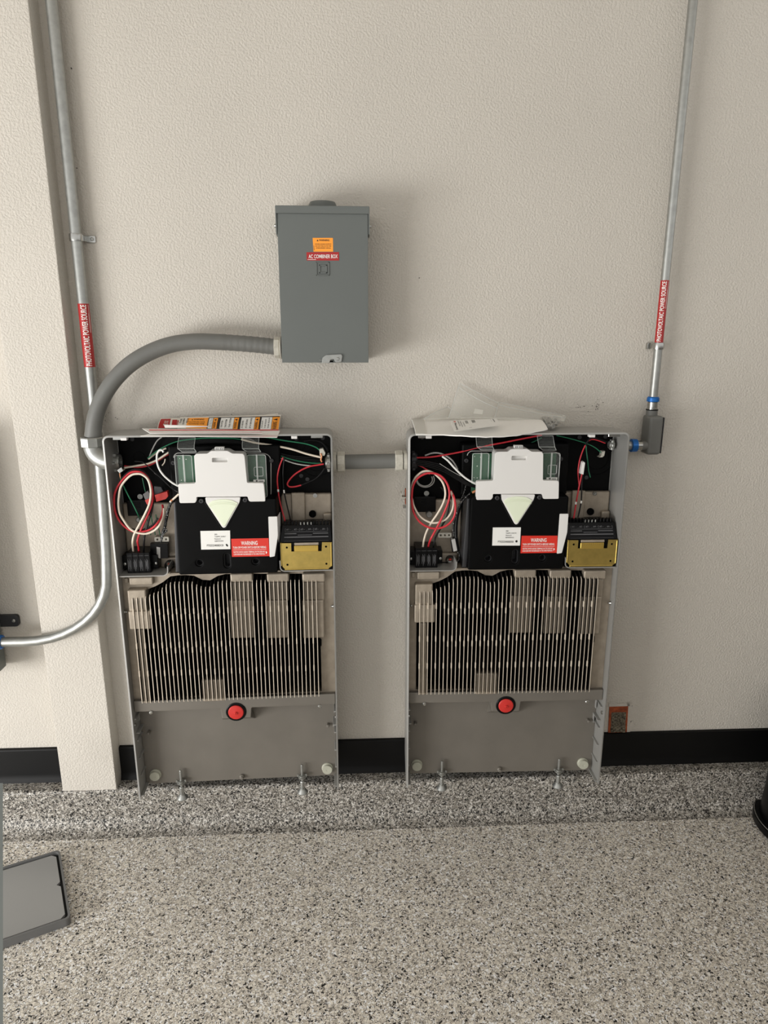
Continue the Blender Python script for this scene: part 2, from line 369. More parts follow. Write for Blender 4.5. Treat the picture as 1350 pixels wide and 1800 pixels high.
bm = NB(); lathe(bm, [(.0232, 0), (.0228, .005), (.021, .0065), (.0045, .0085), (.004, .012), (.0015, .0125), (.0015, .010)], (0, -.1505, .272), (0, -1, 0), 28); part('rubber_plug', bm, 'plug', unit, 'round red rubber plug')
for x, y, z in ((-.250, -.1515, .281), (.251, -.1515, .279)):
    bm = NB(); lathe(bm, [(.0062, 0), (.0062, .0015), (.0045, .0035), (.002, .0042)], (x, y, z), (0, -1, 0), 14); part('screw', bm, 'chrome', unit)
# fins
NF = 44; pitch = (.2495+.2685)/(NF-1)
for i in range(NF):
    x = -.2685+pitch*i; zt = ztop(x); bm = NB()
    zb = .3205; prof2 = [(-.1655, zb), (-.1655, zt-.016), (-.1635, zt-.006), (-.157, zt), (-.134, zt+.008), (-.06, zt+.008), (-.06, zb)]
    prism(bm, prof2, x-.0011, x+.0011, axis='X')
    rows = (.607, .503, .415) if i % 2 == 0 else ((.590, .486) if 7 <= i <= 21 else ())
    for zr in rows: bx(bm, x-.0018, x+.0018, -.1664, -.1600, zr-.009, zr+.009, .0006, 1)
    fo = part('fin', bm, ['fin', 'finedge'], unit, smooth=0)
    for pl in fo.data.polygons:
        if pl.center.y < -.1600 and abs(pl.normal.x) < .8 or (abs(pl.center.x-x) > .0013): pl.material_index = 1
def boss(px0, py0, px1, py1, y, top=None, m='cast', name='boss', yb=-.06, bev=.005):
    a = U(0, *cH(px0, py0), y); b = U(0, *cH(px1, py1), y); bm = NB(); bx(bm, min(a.x, b.x), max(a.x, b.x), y, yb, min(a.z, b.z), max(a.z, b.z), bev, 3)
    part(name, bm, m, unit)
boss(102, 150, 218, 268, -.1600); boss(108, 266, 240, 366, -.1625); boss(152, 366, 240, 774, -.156)
for a, b, c, d in ((668, 800, 662, 812), (872, 1000, 862, 1000), (1068, 1196, 1066, 1198)):
    boss(a+8, 104, b, 210, -.150); boss(c+2, 206, d-2, 414, -.155)
boss(512, 646, 648, 762, -.155); boss(690, 428, 800, 522, -.118, bev=.002)
boss(1165, 425, 1178, 458, -.146, m='dark', bev=.001)
for x0, x1 in ((672, 800), (874, 1000), (1070, 1198)): boss(x0, 60, x1, 106, -.158, name='top_boss', yb=-.13)
boss(112, 80, 250, 122, -.152, name='top_boss', yb=-.13); boss(88, 84, 112, 110, -.142, name='top_boss', yb=-.13, bev=.002)
# feet and bumpers
for x in (-.188, .189):
    bm = NB(); lathe(bm, [(.0042, 0), (.0042, .056), (.003, .058)], (x, -.116, -.003), (0, 0, 1), 10); part('threaded_rod', bm, 'galv', unit)
    bm = NB(); lathe(bm, [(.013, 0), (.013, .003), (.010, .004), (.010, .0075), (.0065, .009)], (x, -.116, .010), (0, 0, 1), 18)
    for s in (-1, 1):
        bx(bm, x+s*.013-.003, x+s*.013+.003, -.119, -.113, .0125, .021, .001, 1)
    bx(bm, x-.009, x+.009, -.116, -.101, .007, .010, .001, 1); part('nut', bm, 'galv', unit)
    bm = NB(); lathe(bm, [(.0075, 0), (.0075, .022), (.006, .024)], (x, -.116, -.028), (0, 0, 1), 6); part('hex_coupling', bm, 'galv', unit, smooth=20)
    bm = NB(); lathe(bm, [(.0165, 0), (.0172, .003), (.013, .009), (.009, .014), (.0085, .018)], (x, -.116, -.046), (0, 0, 1), 20); part('levelling_foot', bm, 'galv', unit)
for x, z in ((-.268, .036), (.269, .031)):
    bm = NB(); lathe(bm, [(.0180, 0), (.0178, .004), (.0158, .006), (.0158, .0125), (.0150, .0145), (.004, .0145), (.0035, .0138)], (x, -.102, z), (0, -1, 0), 24); part('rubber_bumper', bm, 'bumper', unit)
bm = NB(); lathe(bm, [(.0080, 0), (.0075, .008), (.0055, .010), (.0052, .014), (.004, .015)], (-.001, -.102, .015), (0, -1, 0), 14); part('centre_peg', bm, 'plate', unit)
for s in (-1, 1):
    bm = NB(); lathe(bm, [(.0052, 0), (.0052, .014), (.004, .016), (.0015, .017)], (s*.2745, -.102, .188), (0, -1, 0), 12); part('side_peg', bm, 'plate', unit)
    bm = NB(); lathe(bm, [(.006, 0), (.006, .002), (.003, .006), (.003, .009)], (s*.2993, -.148, .603), (-s, 0, 0), 12); part('side_screw', bm, 'chrome', unit)
    bm = NB(); lathe(bm, [(.0055, 0), (.0055, .003), (.003, .004)], (s*.2993, -.156, .244), (-s, 0, 0), 12); part('side_screw', bm, 'chrome', unit)
# wiring compartment
bm = NB(); bx(bm, -.2988, .2988, -.056, -.050, .7165, 1.107); bx(bm, -.2988, .2988, -.137, -.056, .7125, .7165); part('back_panel', bm, 'black', unit)
for x0, x1, z0, z1, y in ((.150, .2985, .7168, .925, -.074), (-.2985, -.140, .7168, .905, -.074)):
    bm = NB(); bx(bm, x0, x1, y, -.056, z0, z1, .006, 3); part('cast_panel', bm, 'cast', unit)
a, b = U(0, *cG(350, -40), -.085), U(0, *cG(640, 480), -.085); bm = NB(); bx(bm, a.x, b.x, -.085, -.073, b.z-.02, a.z, .004, 3); part('cast_panel', bm, 'cast', unit)
a, b = U(0, *cG(985, 365), -.088), U(0, *cG(1195, 480), -.088); bm = NB(); bx(bm, a.x, .2985, -.088, -.073, b.z-.01, a.z, .006, 3); part('cast_panel', bm, 'cast', unit)
a = U(0, *cG(832, 10), -.075); bm = NB(); lathe(bm, [(.0065, 0), (.0065, .003), (.003, .003), (.003, .001)], (a.x, -.074, a.z), (0, -1, 0), 14); part('screw', bm, 'chrome', unit)
a = U(0, *cG(780, 380), -.08); bm = NB(); lathe(bm, [(.0105, 0), (.0105, .006), (.0085, .006), (.0085, .001)], (a.x, -.074, a.z), (0, -1, 0), 16); part('cast_socket', bm, 'dark', unit)
for px, py in (cR(760, 335), cR(235, 350), cR(330, 1085), cR(455, 1155), cT(560, 200)):
    a = U(0, px, py, -.057); bm = NB(); lathe(bm, [(.006, 0), (.006, .002), (.003, .003)], (a.x, -.0555, a.z), (0, -1, 0), 12); part('screw', bm, 'dgrey', unit)
a = U(0, *cR(640, 900), -.06); bm = NB()
for r in (.050, .034): tube(bm, [(a.x-.0+r*math.cos(t*math.pi/16), -.0565, a.z+.02+r*math.sin(t*math.pi/16)) for t in range(33)], .0012, 5, False)
part('knockout_ring', bm, 'black', unit)
bm = NB(); c_ = U(0, *cT(665, 490), -.06)
tube(bm, [(c_.x+.016*math.cos(t*math.pi/12), -.0565, c_.z+.016*math.sin(t*math.pi/12)) for t in range(25)], .001, 5, False); part('knockout_ring', bm, 'black', unit)
# black base behind the circuit board and black wiring cover
bm = NB(); bx(bm, -.150, .158, -.112, -.056, .925, 1.075, .006, 3); part('board_tray', bm, 'black', unit)
def circ(x, z, r, n=16): return [(x+r*math.cos(2*math.pi*k/n), z+r*math.sin(2*math.pi*k/n)) for k in range(n)]
def stad(x, z0, z1, r, n=8): return [(x+r*math.cos(math.pi*k/n), z1+r*math.sin(math.pi*k/n)) for k in range(n+1)]+[(x-r*math.cos(math.pi*k/n), z0-r*math.sin(math.pi*k/n)) for k in range(n+1)]
h1, h2, h3 = U(0, 350, 990, -.171), U(0, 399, 986, -.171), U(0, 449, 987.5, -.171)
out = fillet([(-.132, .7185), (.143, .7185), (.147, .80), (.147, .934), (-.128, .934)], .006, 3)
bm = NB(); prism(bm, out, -.171, -.060, [circ(h1.x, h1.z, .010), stad(h2.x, h2.z-.013, h2.z+.013, .0088), circ(h3.x, h3.z, .010)], chamf=.004)
part('wiring_cover', bm, 'black', unit)
for h, r0, r1 in ((h1, .0098, .0082), (h3, .0098, .0082)):
    bm = NB(); lathe(bm, [(.0098, 0), (.0098, .031), (.0088, .031), (.0084, .002)], (h.x, -.165+.031, h.z), (0, -1, 0), 16); part('cover_socket', bm, 'dgrey', unit)
bm = NB(); prism(bm, stad(h2.x, h2.z-.013, h2.z+.013, .0087), -.165, -.13, [stad(h2.x, h2.z-.013, h2.z+.013, .0076)]); bx(bm, h2.x-.008, h2.x+.008, -.135, -.13, h2.z-.02, h2.z+.02); part('cover_socket', bm, 'dgrey', unit)
bm = NB(); P = [(-.146, .7195), (-.1325, .7195), (-.1285, .78), (-.1285, .925), (-.136, .925)]
prism(bm, P, -.150, -.075, chamf=.003); part('cover_side', bm, 'dgrey', unit)  # left face of the black cover, greyed for the light it catches
# white side flap on the right of the cover
bm = NB(); P = [(.123, .884), (.1475, .884), (.1475, .830), (.136, .768), (.122, .766)]
prism(bm, fillet(P, .002, 2), -.1735, -.1705, chamf=.001)
vs = [bm.verts.new(v) for v in ((.1475, -.1735, .884), (.1475, -.1735, .830), (.136, -.1735, .768), (.152, -.120, .884), (.152, -.120, .83), (.1495, -.120, .768))]
bm.faces.new((vs[0], vs[3], vs[4], vs[1])); bm.faces.new((vs[1], vs[4], vs[5], vs[2])); part('side_flap', bm, 'white', unit)
# circuit board with clear cover
def UX(x, y, d): v = U(0, *cM(x, y), d); return (v.x, v.z)
lx0, lz1 = UX(140, 345, -.13); lx1, lz0 = UX(372, 672, -.13); rx0, rz1 = UX(965, 335, -.13); rx1, rz0 = UX(1222, 815, -.13)
bm = NB(); bx(bm, lx0, rx1-.004, -.126, -.1235, rz0, lz1, .0005, 1); part('circuit_board', bm, 'pcb', unit)
bm = NB()
for k in range(5):
    x = random.choice([random.uniform(lx0+.004, lx1-.01), random.uniform(rx0+.008, rx1-.012)]); z = random.uniform(lz0+.002, lz1-.008)
    bx(bm, x, x+random.uniform(.0012, .003), -.1275, -.126, z, z+random.uniform(.001, .002))
part('components', bm, 'inkw', unit)
for x0, x1, z0, z1 in ((lx0-.002, lx1-.004, lz0, lz1+.004), (rx0+.004, rx1, rz0, rz1+.003)):
    bm = NB(); P = fillet([(x0, z0), (x1, z0), (x1, z1), (x0, z1)], .006, 3); prism(bm, P, -.150, -.148); part('clear_cover', bm, 'clear', unit)
    bm = NB(); tube(bm, [(a, -.149, b) for a, b in P+P[:1]], .0010, 5, False); xm = x0+(x1-x0)*.52
    bx(bm, xm-.0022, xm+.0022, -.1535, -.1495, z0, z1+.002, .0008, 1); part('clear_cover_edge', bm, 'rim', unit)
bm = NB(); P = fillet([(rx0+.022, rz0+.06), (rx0+.046, rz0+.06), (rx0+.046, rz0+.085), (rx0+.022, rz0+.085)], .003, 3)
tube(bm, [(a, -.152, b) for a, b in P+P[:1]], .0008, 5, False); part('clear_cover_edge', bm, 'rim', unit)
q0, q1 = UX(1050, 660, -.153), UX(1182, 628, -.153); fs_ = quadfn((q0[0], -.153, q0[1]), (q1[0], -.153, q0[1]), (q1[0], -.153, q1[1]), (q0[0], -.153, q1[1]))
bm = NB(); patch(bm, fs_); st = part('board_sticker', bm, 'labw', unit); letter('lettering', fs_, [], 'inkb', st, extra=[(.22, .2, .38, .8), (.5, .2, .9, .38), (.5, .55, .9, .68)])
# gasket cord around the board
gp = [UX(x, y, -.114) for x, y in ((105, 860), (105, 345), (140, 312), (1190, 318), (1245, 350), (1258, 420), (1258, 810), (1225, 848), (1150, 850))]
bm = NB(); tube(bm, [(a, -.1145, b) for a, b in fillet(gp, .008, 3)[4:-4]], .0012, 6); part('gasket_cord', bm, 'wgrey', unit)
for x, y in ((95, 432), (1262, 405), (432, 880), (952, 868)):
    a = U(0, *cM(x, y), -.118 if y < 600 else -.172); bm = NB(); yb = -.112 if y < 600 else -.1708
    lathe(bm, [(.0062, 0), (.0062, .005), (.005, .006), (.0028, .006), (.0025, .003)], (a.x, yb, a.z), (0, -1, 0), 12); part('knob_screw', bm, 'dgrey', unit)
# white shield over the board
wp = [(345, 345), (372, 321), (505, 318), (545, 287), (740, 285), (800, 318), (925, 320), (945, 345), (975, 665), (1165, 668), (1175, 690), (1192, 887), (1010, 890), (990, 875), (980, 830), (372, 835), (380, 870), (360, 905), (182, 908), (172, 895), (155, 690), (170, 678), (350, 672), (365, 660)]
wl = [UX(x, y, -.173) for x, y in wp]; hs = [UX(x, y, -.173) for x, y in ((560, 372), (740, 372), (740, 420), (560, 420))]
bm = NB(); prism(bm, fillet(wl, .003, 2), -.174, -.158, [fillet(hs, .002, 2)], chamf=.0015)
core = [UX(x, y, -.173) for x, y in ((345, 345), (372, 321), (505, 318), (545, 287), (740, 285), (800, 318), (925, 320), (945, 345), (975, 665), (980, 828), (372, 832), (365, 660))]
prism(bm, fillet(core, .003, 2), -.163, -.130); part('board_shield', bm, 'white', unit)
a, b = UX(592, 240, -.16), UX(705, 275, -.16); bm = NB(); bx(bm, a[0], b[0], -.165, -.152, b[1]-.004, a[1], .001, 1); cl = part('shield_clip', bm, 'white', unit)
fc = quadfn((a[0], -.1652, b[1]), (b[0], -.1652, b[1]), (b[0], -.1652, a[1]), (a[0], -.1652, a[1])); letter('slot_marks', fc, [], 'inkg', cl, extra=[(.1, .2, .42, .32), (.1, .6, .42, .72), (.55, .2, .9, .32), (.55, .6, .9, .72), (.12, .2, .17, .72), (.35, .2, .4, .72), (.57, .2, .62, .72), (.83, .2, .88, .72)])
# lens wedge
wt = [UX(x, y, -.173) for x, y in ((478, 838), (897, 836), (884, 900), (722, 1190), (700, 1202), (678, 1190), (488, 900))]
bm = NB(); prism(bm, fillet(wt, .004, 4), -.1745, -.165, chamf=.001); part('lens_rim', bm, 'white', unit)
wi = [UX(x, y, -.1745) for x, y in ((512, 915), (560, 880), (640, 862), (730, 860), (800, 872), (866, 905), (712, 1180), (690, 1180))]
bm = NB(); prism(bm, fillet(wi, .002, 2), -.1765, -.173, chamf=.001); part('lens', bm, 'lens', unit, 'pale green lens')
bm = NB()
for dy in (28, 45):
    tube(bm, spline([(p[0], -.1768, p[1]) for p in [UX(x, y+dy, -.1765) for x, y in ((520, 908), (580, 880), (690, 868), (800, 878), (858, 904))]], 4), .0006, 5)
part('lens_ridge', bm, 'lens', unit)
bz = [UX(x, y, -.1712) for x, y in ((472, 850), (478, 905), (672, 1205), (700, 1222), (728, 1205), (895, 905), (905, 850))]
bm = NB(); tube(bm, [(a, -.1712, b) for a, b in bz], .0016, 6); part('lens_bezel', bm, 'gloss', unit)
# clear tabs
for x0, x1 in ((162, 358), (922, 1116)):
    P0 = [UX(x0+d, y, -.13) for y, d in ((285, 60), (245, 8), (205, 2), (128, 0))]; P1 = [UX(x1+d, y, -.13) for y, d in ((285, 30), (245, 6), (205, 2), (128, 0))]
    ys = (-.150, -.152, -.146, -.128); bm = NB(); L = [(bm.verts.new((a[0], y, a[1])), bm.verts.new((b[0], y, b[1]))) for a, b, y in zip(P0, P1, ys)]
    for a, b in zip(L, L[1:]): bm.faces.new((a[0], a[1], b[1], b[0]))
    r = bmesh.ops.extrude_face_region(bm, geom=list(bm.faces)); bmesh.ops.translate(bm, verts=[g for g in r['geom'] if isinstance(g, bmesh.types.BMVert)], vec=(0, .0016, 0))
    tb = part('clear_tab', bm, 'clear', unit)
    bm = NB()
    for P in (P0, P1): tube(bm, [(a[0], y, a[1]) for a, y in zip(P, ys)], .0008, 5)
    for j in (0, 1, 3): tube(bm, [(P0[j][0], ys[j], P0[j][1]), (P1[j][0], ys[j], P1[j][1])], .0007, 5)
    part('tab_edge', bm, 'rim', tb)
# compartment rims (bright edges of the left and right pockets)
def rim(pts, y0, y1, name='pocket_rim'):
    bm = NB(); n = len(pts); A = []
    for i, p in enumerate(pts):
        a = Vector(pts[max(i-1, 0)]); b = Vector(pts[min(i+1, n-1)]); d = (b-a).normalized(); nn = Vector((-d.y, d.x))*.0013
        A.append([bm.verts.new((p[0]+s*nn.x, y, p[1]+s*nn.y)) for s, y in ((1, y0), (-1, y0), (-1, y1), (1, y1))])
    for a, b in zip(A, A[1:]):
        for k in range(4): bm.faces.new((a[k], a[(k+1) % 4], b[(k+1) % 4], b[k]))
    bm.faces.new(A[0]); bm.faces.new(A[-1][::-1]); part(name, bm, 'silver', unit)
def LL(x, y, d): v = U(1, *cL(x, y), d); return (v.x, v.z)
rim([(-.2985, .7155), (-.19, .7155)]+[(-.178+.014*math.sin(t*math.pi/10), .7295-.014*math.cos(t*math.pi/10)) for t in range(6)]+[(-.1637, .742)], -.164, -.10)
rim([(.2985, .7215), (.165, .7215)]+[(.162-.012*math.sin(t*math.pi/10), .7335-.012*math.cos(t*math.pi/10)) for t in range(6)]+[(.1495, .753)], -.168, -.10)
bm = NB(); bx(bm, -.163, .150, -.150, -.10, .7135, .7175, .001, 1); part('compartment_sill', bm, 'cast', unit)
for x, z in ((-.262, 1.103), (.262, 1.103)):
    bm = NB(); bx(bm, x-.016, x+.016, -.166, -.150, z-.003, z+.0055, .001, 1); part('catch', bm, 'chrome', unit)
for x in (-.237, .213): 
    bm = NB(); bx(bm, x-.02, x-.004, -.168, -.15, 1.099, 1.107, .001, 1); part('catch', bm, 'white', unit)
# right connector: black terminal block and brass plate
bm = NB(); t0 = U(0, *cG(195, 575), -.140); 
vs = [bm.verts.new(v) for v in ((.158, -.138, .848), (.300-.006, -.138, .848), (.297, -.163, .797), (.150, -.163, .797), (.158, -.074, .848), (.294, -.074, .848), (.297, -.074, .722), (.150, -.074, .722), (.150, -.163, .722), (.297, -.163, .722))]
for q in ((0, 1, 2, 3), (0, 4, 5, 1), (3, 2, 9, 8), (0, 3, 8, 7, 4), (1, 5, 6, 9, 2), (8, 9, 6, 7), (4, 7, 6, 5)): bm.faces.new([vs[i] for i in q])
tbk = part('terminal_block', bm, 'gloss', unit)
bm = NB()
for i in range(13):
    x = .167+i*.0099; bx(bm, x-.0032, x+.0032, -.134, -.118, .845, .858, .0008, 1)
part('terminal_teeth', bm, 'gloss', tbk)
bm = NB()
for i in range(4): bx(bm, .2095+i*.0099-.0015, .2095+i*.0099+.0015, -.136, -.134, .848, .856, .0004, 1)
part('terminal_screws', bm, 'galv', tbk)
ft = quadfn((.152, -.1632, .797), (.296, -.1632, .797), (.292, -.1382, .848), (.159, -.1382, .848))
lines_ = [('[ #1 -  _ #2 - [ #3 -  _ #4 - [ #5 -  _ #6 - ]', .06, .72, .95, .84)]
ex = [(.06, .66, .95, .672), (.06, .56, .3, .59), (.33, .49, .62, .51), (.64, .56, .95, .59), (.06, .38, .95, .42), (.06, .2, .95, .206), (.32, -.01, .38, .1), (.42, .06, .66, .085), (.42, -.0, .66, .02)]
letter('lettering', ft, lines_, 'inkg', tbk, bold=0, extra=ex)
G = lambda x, y, d=-.167: (lambda v: (v.x, v.z))(U(0, *cG(x, y), d))
bp_ = [G(*p) for p in ((150, 955), (358, 955), (362, 1120), (960, 1110), (968, 935), (1160, 935), (1160, 1405), (1100, 1445), (232, 1462), (190, 1420))]
bm = NB(); hl = [G(*p) for p in ((272, 1040), (1047, 1022), (285, 1380), (1055, 1360))]
prism(bm, bp_, -.1675, -.1655, [circ(a, b, .0032, 10) for a, b in hl]); brp = part('brass_plate', bm, 'brass', unit)
bm = NB(); x0, z0 = G(232, 1480); x1, z1 = G(1105, 1445); bx(bm, x0, x1, -.169, -.150, z0-.001, z0+.003, .001, 1); part('bent_edge', bm, 'brass', brp)
for xx in (150, 1140):
    a, zt = G(xx, 950); b, zb = G(xx+14, 1405); a2, _ = G(1165, 950)
    xx0 = a if xx == 150 else a2-.0028; bm = NB(); bx(bm, xx0-.001, xx0+.002, -.169, -.150, zb, zt, .0008, 1); part('bent_edge', bm, 'brass', brp)
for a, b in hl:
    bm = NB(); lathe(bm, [(.0031, 0), (.0031, .002), (.001, .002)], (a, -.163, b), (0, -1, 0), 10); part('plate_hole', bm, 'dark', brp)
x0, z1 = G(415, 1010); x1, z0 = G(895, 1122); bm = NB(); bx(bm, x0, x1, -.1665, -.155, z0, z1, .001, 1); pb = part('pin_header', bm, 'gold', unit)
bm = NB()
for i in range(10):
    x = x0+(x1-x0)*(i+.8)/11; bx(bm, x-.0008, x+.0008, -.1672, -.1660, z1-.007, z1+.0004)
part('pin_slots', bm, 'brass', pb)
x0, z1 = G(420, 955); x1, z0 = G(900, 992); bm = NB(); bx(bm, x0, x1, -.165, -.155, z0, z1, .0008, 1); part('pin_strip', bm, 'cast', unit)
bm = NB(); x0, z0 = G(140, 1470); x1, z1 = G(1190, 930); bx(bm, x0-.001, x1+.001, -.163, -.074, z0-.004, z1, .004, 2); part('plate_carrier', bm, 'gloss', unit)
# left terminal block and small parts (seen most clearly in the right hand unit)
x0, z1 = LL(258, 1395, -.135); x1, z0 = LL(590, 1690, -.135)
bm = NB(); bx(bm, x0, x1, -.140, -.074, z0, z1, .002, 2); bx(bm, x0-.018, x1+.016, -.120, -.074, z0+.006, z1-.014, .002, 2)
for i in range(3):
    xx = x0+(x1-x0)*(i+1)/4; bx(bm, xx-.001, xx+.001, -.142, -.139, z0+.004, z1-.002)
wb = part('wire_block', bm, 'gloss', unit)
fwb = quadfn((x0, -.1402, z0), (x1, -.1402, z0), (x1, -.1402, z1), (x0, -.1402, z1))
letter('lettering', fwb, [], 'inkg', wb, extra=[(.04, .86, .96, .87)]+[(.05+.24*i+.03*j, .12+.1*((i+j) % 3), .062+.24*i+.03*j, .7-.06*((i*2+j) % 3)) for i in range(4) for j in range(5)])
for xx in (x0-.011, x1+.010):
    bm = NB(); lathe(bm, [(.0042, 0), (.0042, .002), (.002, .003)], (xx, -.120, z0+.022), (0, -1, 0), 12); part('screw', bm, 'chrome', unit)
x0, z1 = LL(600, 1168, -.092); x1, z0 = LL(806, 1242, -.092); P = fillet([(x0, z0), (x1, z0), (x1, z1), (x0, z1)], .004, 3)
bm = NB(); prism(bm, P, -.094, -.074, [circ(x0+(x1-x0)*t, (z0+z1)/2, .0028, 10) for t in (.2, .5, .8)], chamf=.0008); part('ground_bar', bm, 'zinc', unit)
x0, z1 = LL(240, 622, -.08); x1, z0 = LL(562, 850, -.08); bm = NB(); bx(bm, x0, x1, -.086, -.074, z0, z1, .002, 2)
for i in range(3): bx(bm, x0+.02, x0+.038, -.088, -.085, z1-.010-.006*i, z1-.008-.006*i)
part('relay_module', bm, 'gloss', unit)
a = LL(428, 580, -.08); bm = NB(); lathe(bm, [(.0075, 0), (.0075, .003), (.004, .003), (.004, .001)], (a[0], -.0742, a[1]), (0, -1, 0), 14); part('screw', bm, 'galv', unit)
a = LL(785, 1590, -.10); bm = NB(); lathe(bm, [(.0135, 0), (.0135, .03), (.0115, .03), (.0110, .008)], (a[0], -.074, a[1]), (0, -1, 0), 20); so = part('round_socket', bm, 'gloss', unit)
bm = NB(); bx(bm, a[0]-.004, a[0]+.004, -.098, -.082, a[1], a[1]+.005, .001, 1); part('socket_key', bm, 'lever', so)
bm = NB(); bx(bm, a[0]-.006, a[0]+.005, -.097, -.082, a[1]-.008, a[1]-.003, .001, 1); part('socket_contact', bm, 'wgrey', so)
bm = NB(); z_ = a[1]; bx(bm, a[0]-.028, a[0]+.024, -.088, -.074, z_-.017, z_+.020, .005, 3); part('socket_mount', bm, 'cast', unit)

# second unit: copy of everything so far
def copy_tree(o, parent=None):
    c = o.copy(); C.objects.link(c)
    if parent: c.parent = parent
    for ch in list(o.children): copy_tree(ch, c)
    return c
unit2 = copy_tree(unit)
for k, (o, lab) in enumerate(((unit, 'open grey battery unit left of the pair, printed label sheets lying on its top'), (unit2, 'open grey battery unit right of the pair, clear plastic bags lying on its top'))):
    o.matrix_world = UM[k]; o['label'] = lab; o['group'] = 'pair of wall mounted battery units'
UN = [unit, unit2]

# labels of the two covers
def cover_labels(k, wq, rq, code, net, pw, oval):
    p = UN[k]; y = -.1716
    f = quadfn(*[U(k, *q, y) for q in wq]); bm = NB(); patch(bm, f, th=.0006)
    l = part('white_label', bm, 'labw', p, 'white label with black print')
    cx_, cy_ = oval[0], oval[1]; ov = tuple((cx_+oval[2]*math.cos(t*.5236)+oval[4]*math.sin(t*.5236), cy_+oval[3]*math.sin(t*.5236)) for t in range(12))
    letter('lettering', f, [('SSID:', .47, .77, .57, .84), (net, .47, .645, .85, .72), ('Password:', .47, .535, .68, .60), (pw, .47, .41, .77, .48), (code, .20, .16, .76, .27)], 'inkb', l, bold=.006, extra=[ov])
    f = quadfn(*[U(k, *q, y) for q in rq]); bm = NB(); patch(bm, f, th=.0006)
    l = part('warning_label', bm, 'labr', p, 'red warning label with white print')
    letter('lettering', f, [('WARNING', .26, .64, .70, .86), ('TURN OFF POWER SWITCH BEFORE WIRING.', .04, .45, .93, .57), ('ELECTRIC SHOCK HAZARD TERMINALS ON THE LINE AND', .05, .22, .88, .31), ('LOAD SIDES MAY BE ENERGIZED IN THE OPEN POSITION.', .05, .09, .88, .18)], 'inkw', l, extra=[(.04, .375, .93, .39), ((.905, .12), (.945, .215), (.905, .31))])
cK, cO = crop(340, 900, 8.44), crop(850, 900, 8.44)
cover_labels(0, [cK(115, 558), cK(548, 551), cK(543, 275), cK(103, 282)], [cK(572, 666), cK(1130, 655), cK(1114, 388), cK(560, 398)], 'PT025254000DC8', 'TeslaPW_SL0NL7', 'SUBWTFCVPW', (.885, .215, .035, .075, -.02))
cover_labels(1, [cO(128, 498), cO(540, 498), cO(554, 228), cO(138, 230)], [cO(548, 612), cO(1085, 605), cO(1098, 352), cO(566, 353)], 'PT025254000DS0', 'TeslaPW_SUNCVU', 'BUWWTFCVLX', (.865, .235, .042, .065, 0))

# wires
RG = [.0034]
def wire(k, name, m, cf, pts, y, r=.0021, n=5, label=None):
    p = UN[k]; N = len(pts); P = []
    for i, q in enumerate(pts):
        d = q[2] if len(q) > 2 else (y if not isinstance(y, tuple) else y[0]+(y[1]-y[0])*i/(N-1)); P.append(U(k, *cf(q[0], q[1]), d))
    bm = NB(); tube(bm, spline(P, n), r, 8); return part(name, bm, m, p, label, smooth=80)
# --- left unit
wire(0, 'red_wire', 'wred', cE, [(515, 1440, -.12), (505, 1330, -.128), (490, 1250), (505, 1170), (560, 1020), (650, 830), (705, 690), (738, 560), (738, 420), (712, 300), (660, 195), (575, 112), (480, 85), (375, 102), (275, 185), (175, 310), (112, 450), (100, 600), (122, 760), (185, 900), (290, 1010), (420, 1082), (560, 1088), (700, 1050), (820, 950), (890, 830, -.125), (915, 720, -.11), (905, 640, -.1)], -.146, .0031)
wire(0, 'white_wire', 'wwhite', cE, [(420, 1440, -.12), (412, 1340, -.13), (410, 1240), (440, 1120), (520, 970), (615, 790), (685, 630), (712, 480), (705, 350), (658, 210), (565, 135), (480, 122), (385, 145), (285, 235), (208, 350), (180, 500), (172, 640), (195, 780), (255, 890), (350, 1020), (450, 1090), (560, 1118), (660, 1115), (780, 1060), (870, 960), (920, 830, -.125), (930, 700, -.11)], -.151, .0030)
wire(0, 'black_wire', 'wblack', cE, [(590, 1440, -.12), (600, 1250), (612, 1130), (665, 940), (730, 720), (752, 560), (742, 390), (695, 215), (605, 95), (480, 50), (360, 80), (230, 200), (160, 380), (140, 560), (150, 740), (205, 880), (330, 1010), (470, 1060), (600, 1050), (740, 980), (830, 860)], -.141, .0028)
wire(0, 'green_wire', 'wgreen', cE, [(203, 180), (250, 310), (330, 470), (420, 640), (500, 805), (530, 880, -.09)], (-.145, -.12), .0019)
wire(0, 'bare_copper_end', 'copper', cE, [(192, 90), (198, 140), (205, 195)], -.145, .0016)
wire(0, 'green_wire', 'wgreen', cE, [(570, 190), (600, 330), (622, 420)], -.11, .0012)
wire(0, 'white_wire', 'wwhite', cT, [(420, 655), (600, 625), (720, 605), (830, 580), (960, 525), (1060, 460), (1150, 400)], -.105, .0027)
wire(0, 'red_wire', 'wred', cT, [(440, 625), (620, 640), (740, 632), (850, 600), (980, 530), (1100, 450), (1250, 390), (1450, 345), (1700, 320), (1850, 322)], -.100, .0026)
wire(0, 'green_wire', 'wgreen', cA, [(275, 262), (330, 220), (390, 188), (450, 168), (530, 158), (620, 153), (750, 157), (830, 175), (900, 205), (960, 237), (1030, 263), (1100, 280), (1160, 288), (1212, 290)], -.095, .0017)
wire(0, 'green_wire', 'wgreen', cA, [(870, 143), (920, 150), (1000, 165), (1070, 175), (1130, 185), (1180, 202), (1206, 222)], -.10, .0020)
wire(0, 'white_wire', 'wwhite', cA, [(780, 160), (850, 178), (960, 195), (1050, 213), (1130, 238), (1212, 258)], -.105, .0030)
wire(0, 'white_wire', 'wgrey', cA, [(780, 152), (840, 165), (900, 207), (960, 247), (1040, 282), (1100, 297), (1165, 304)], -.098, .0019)
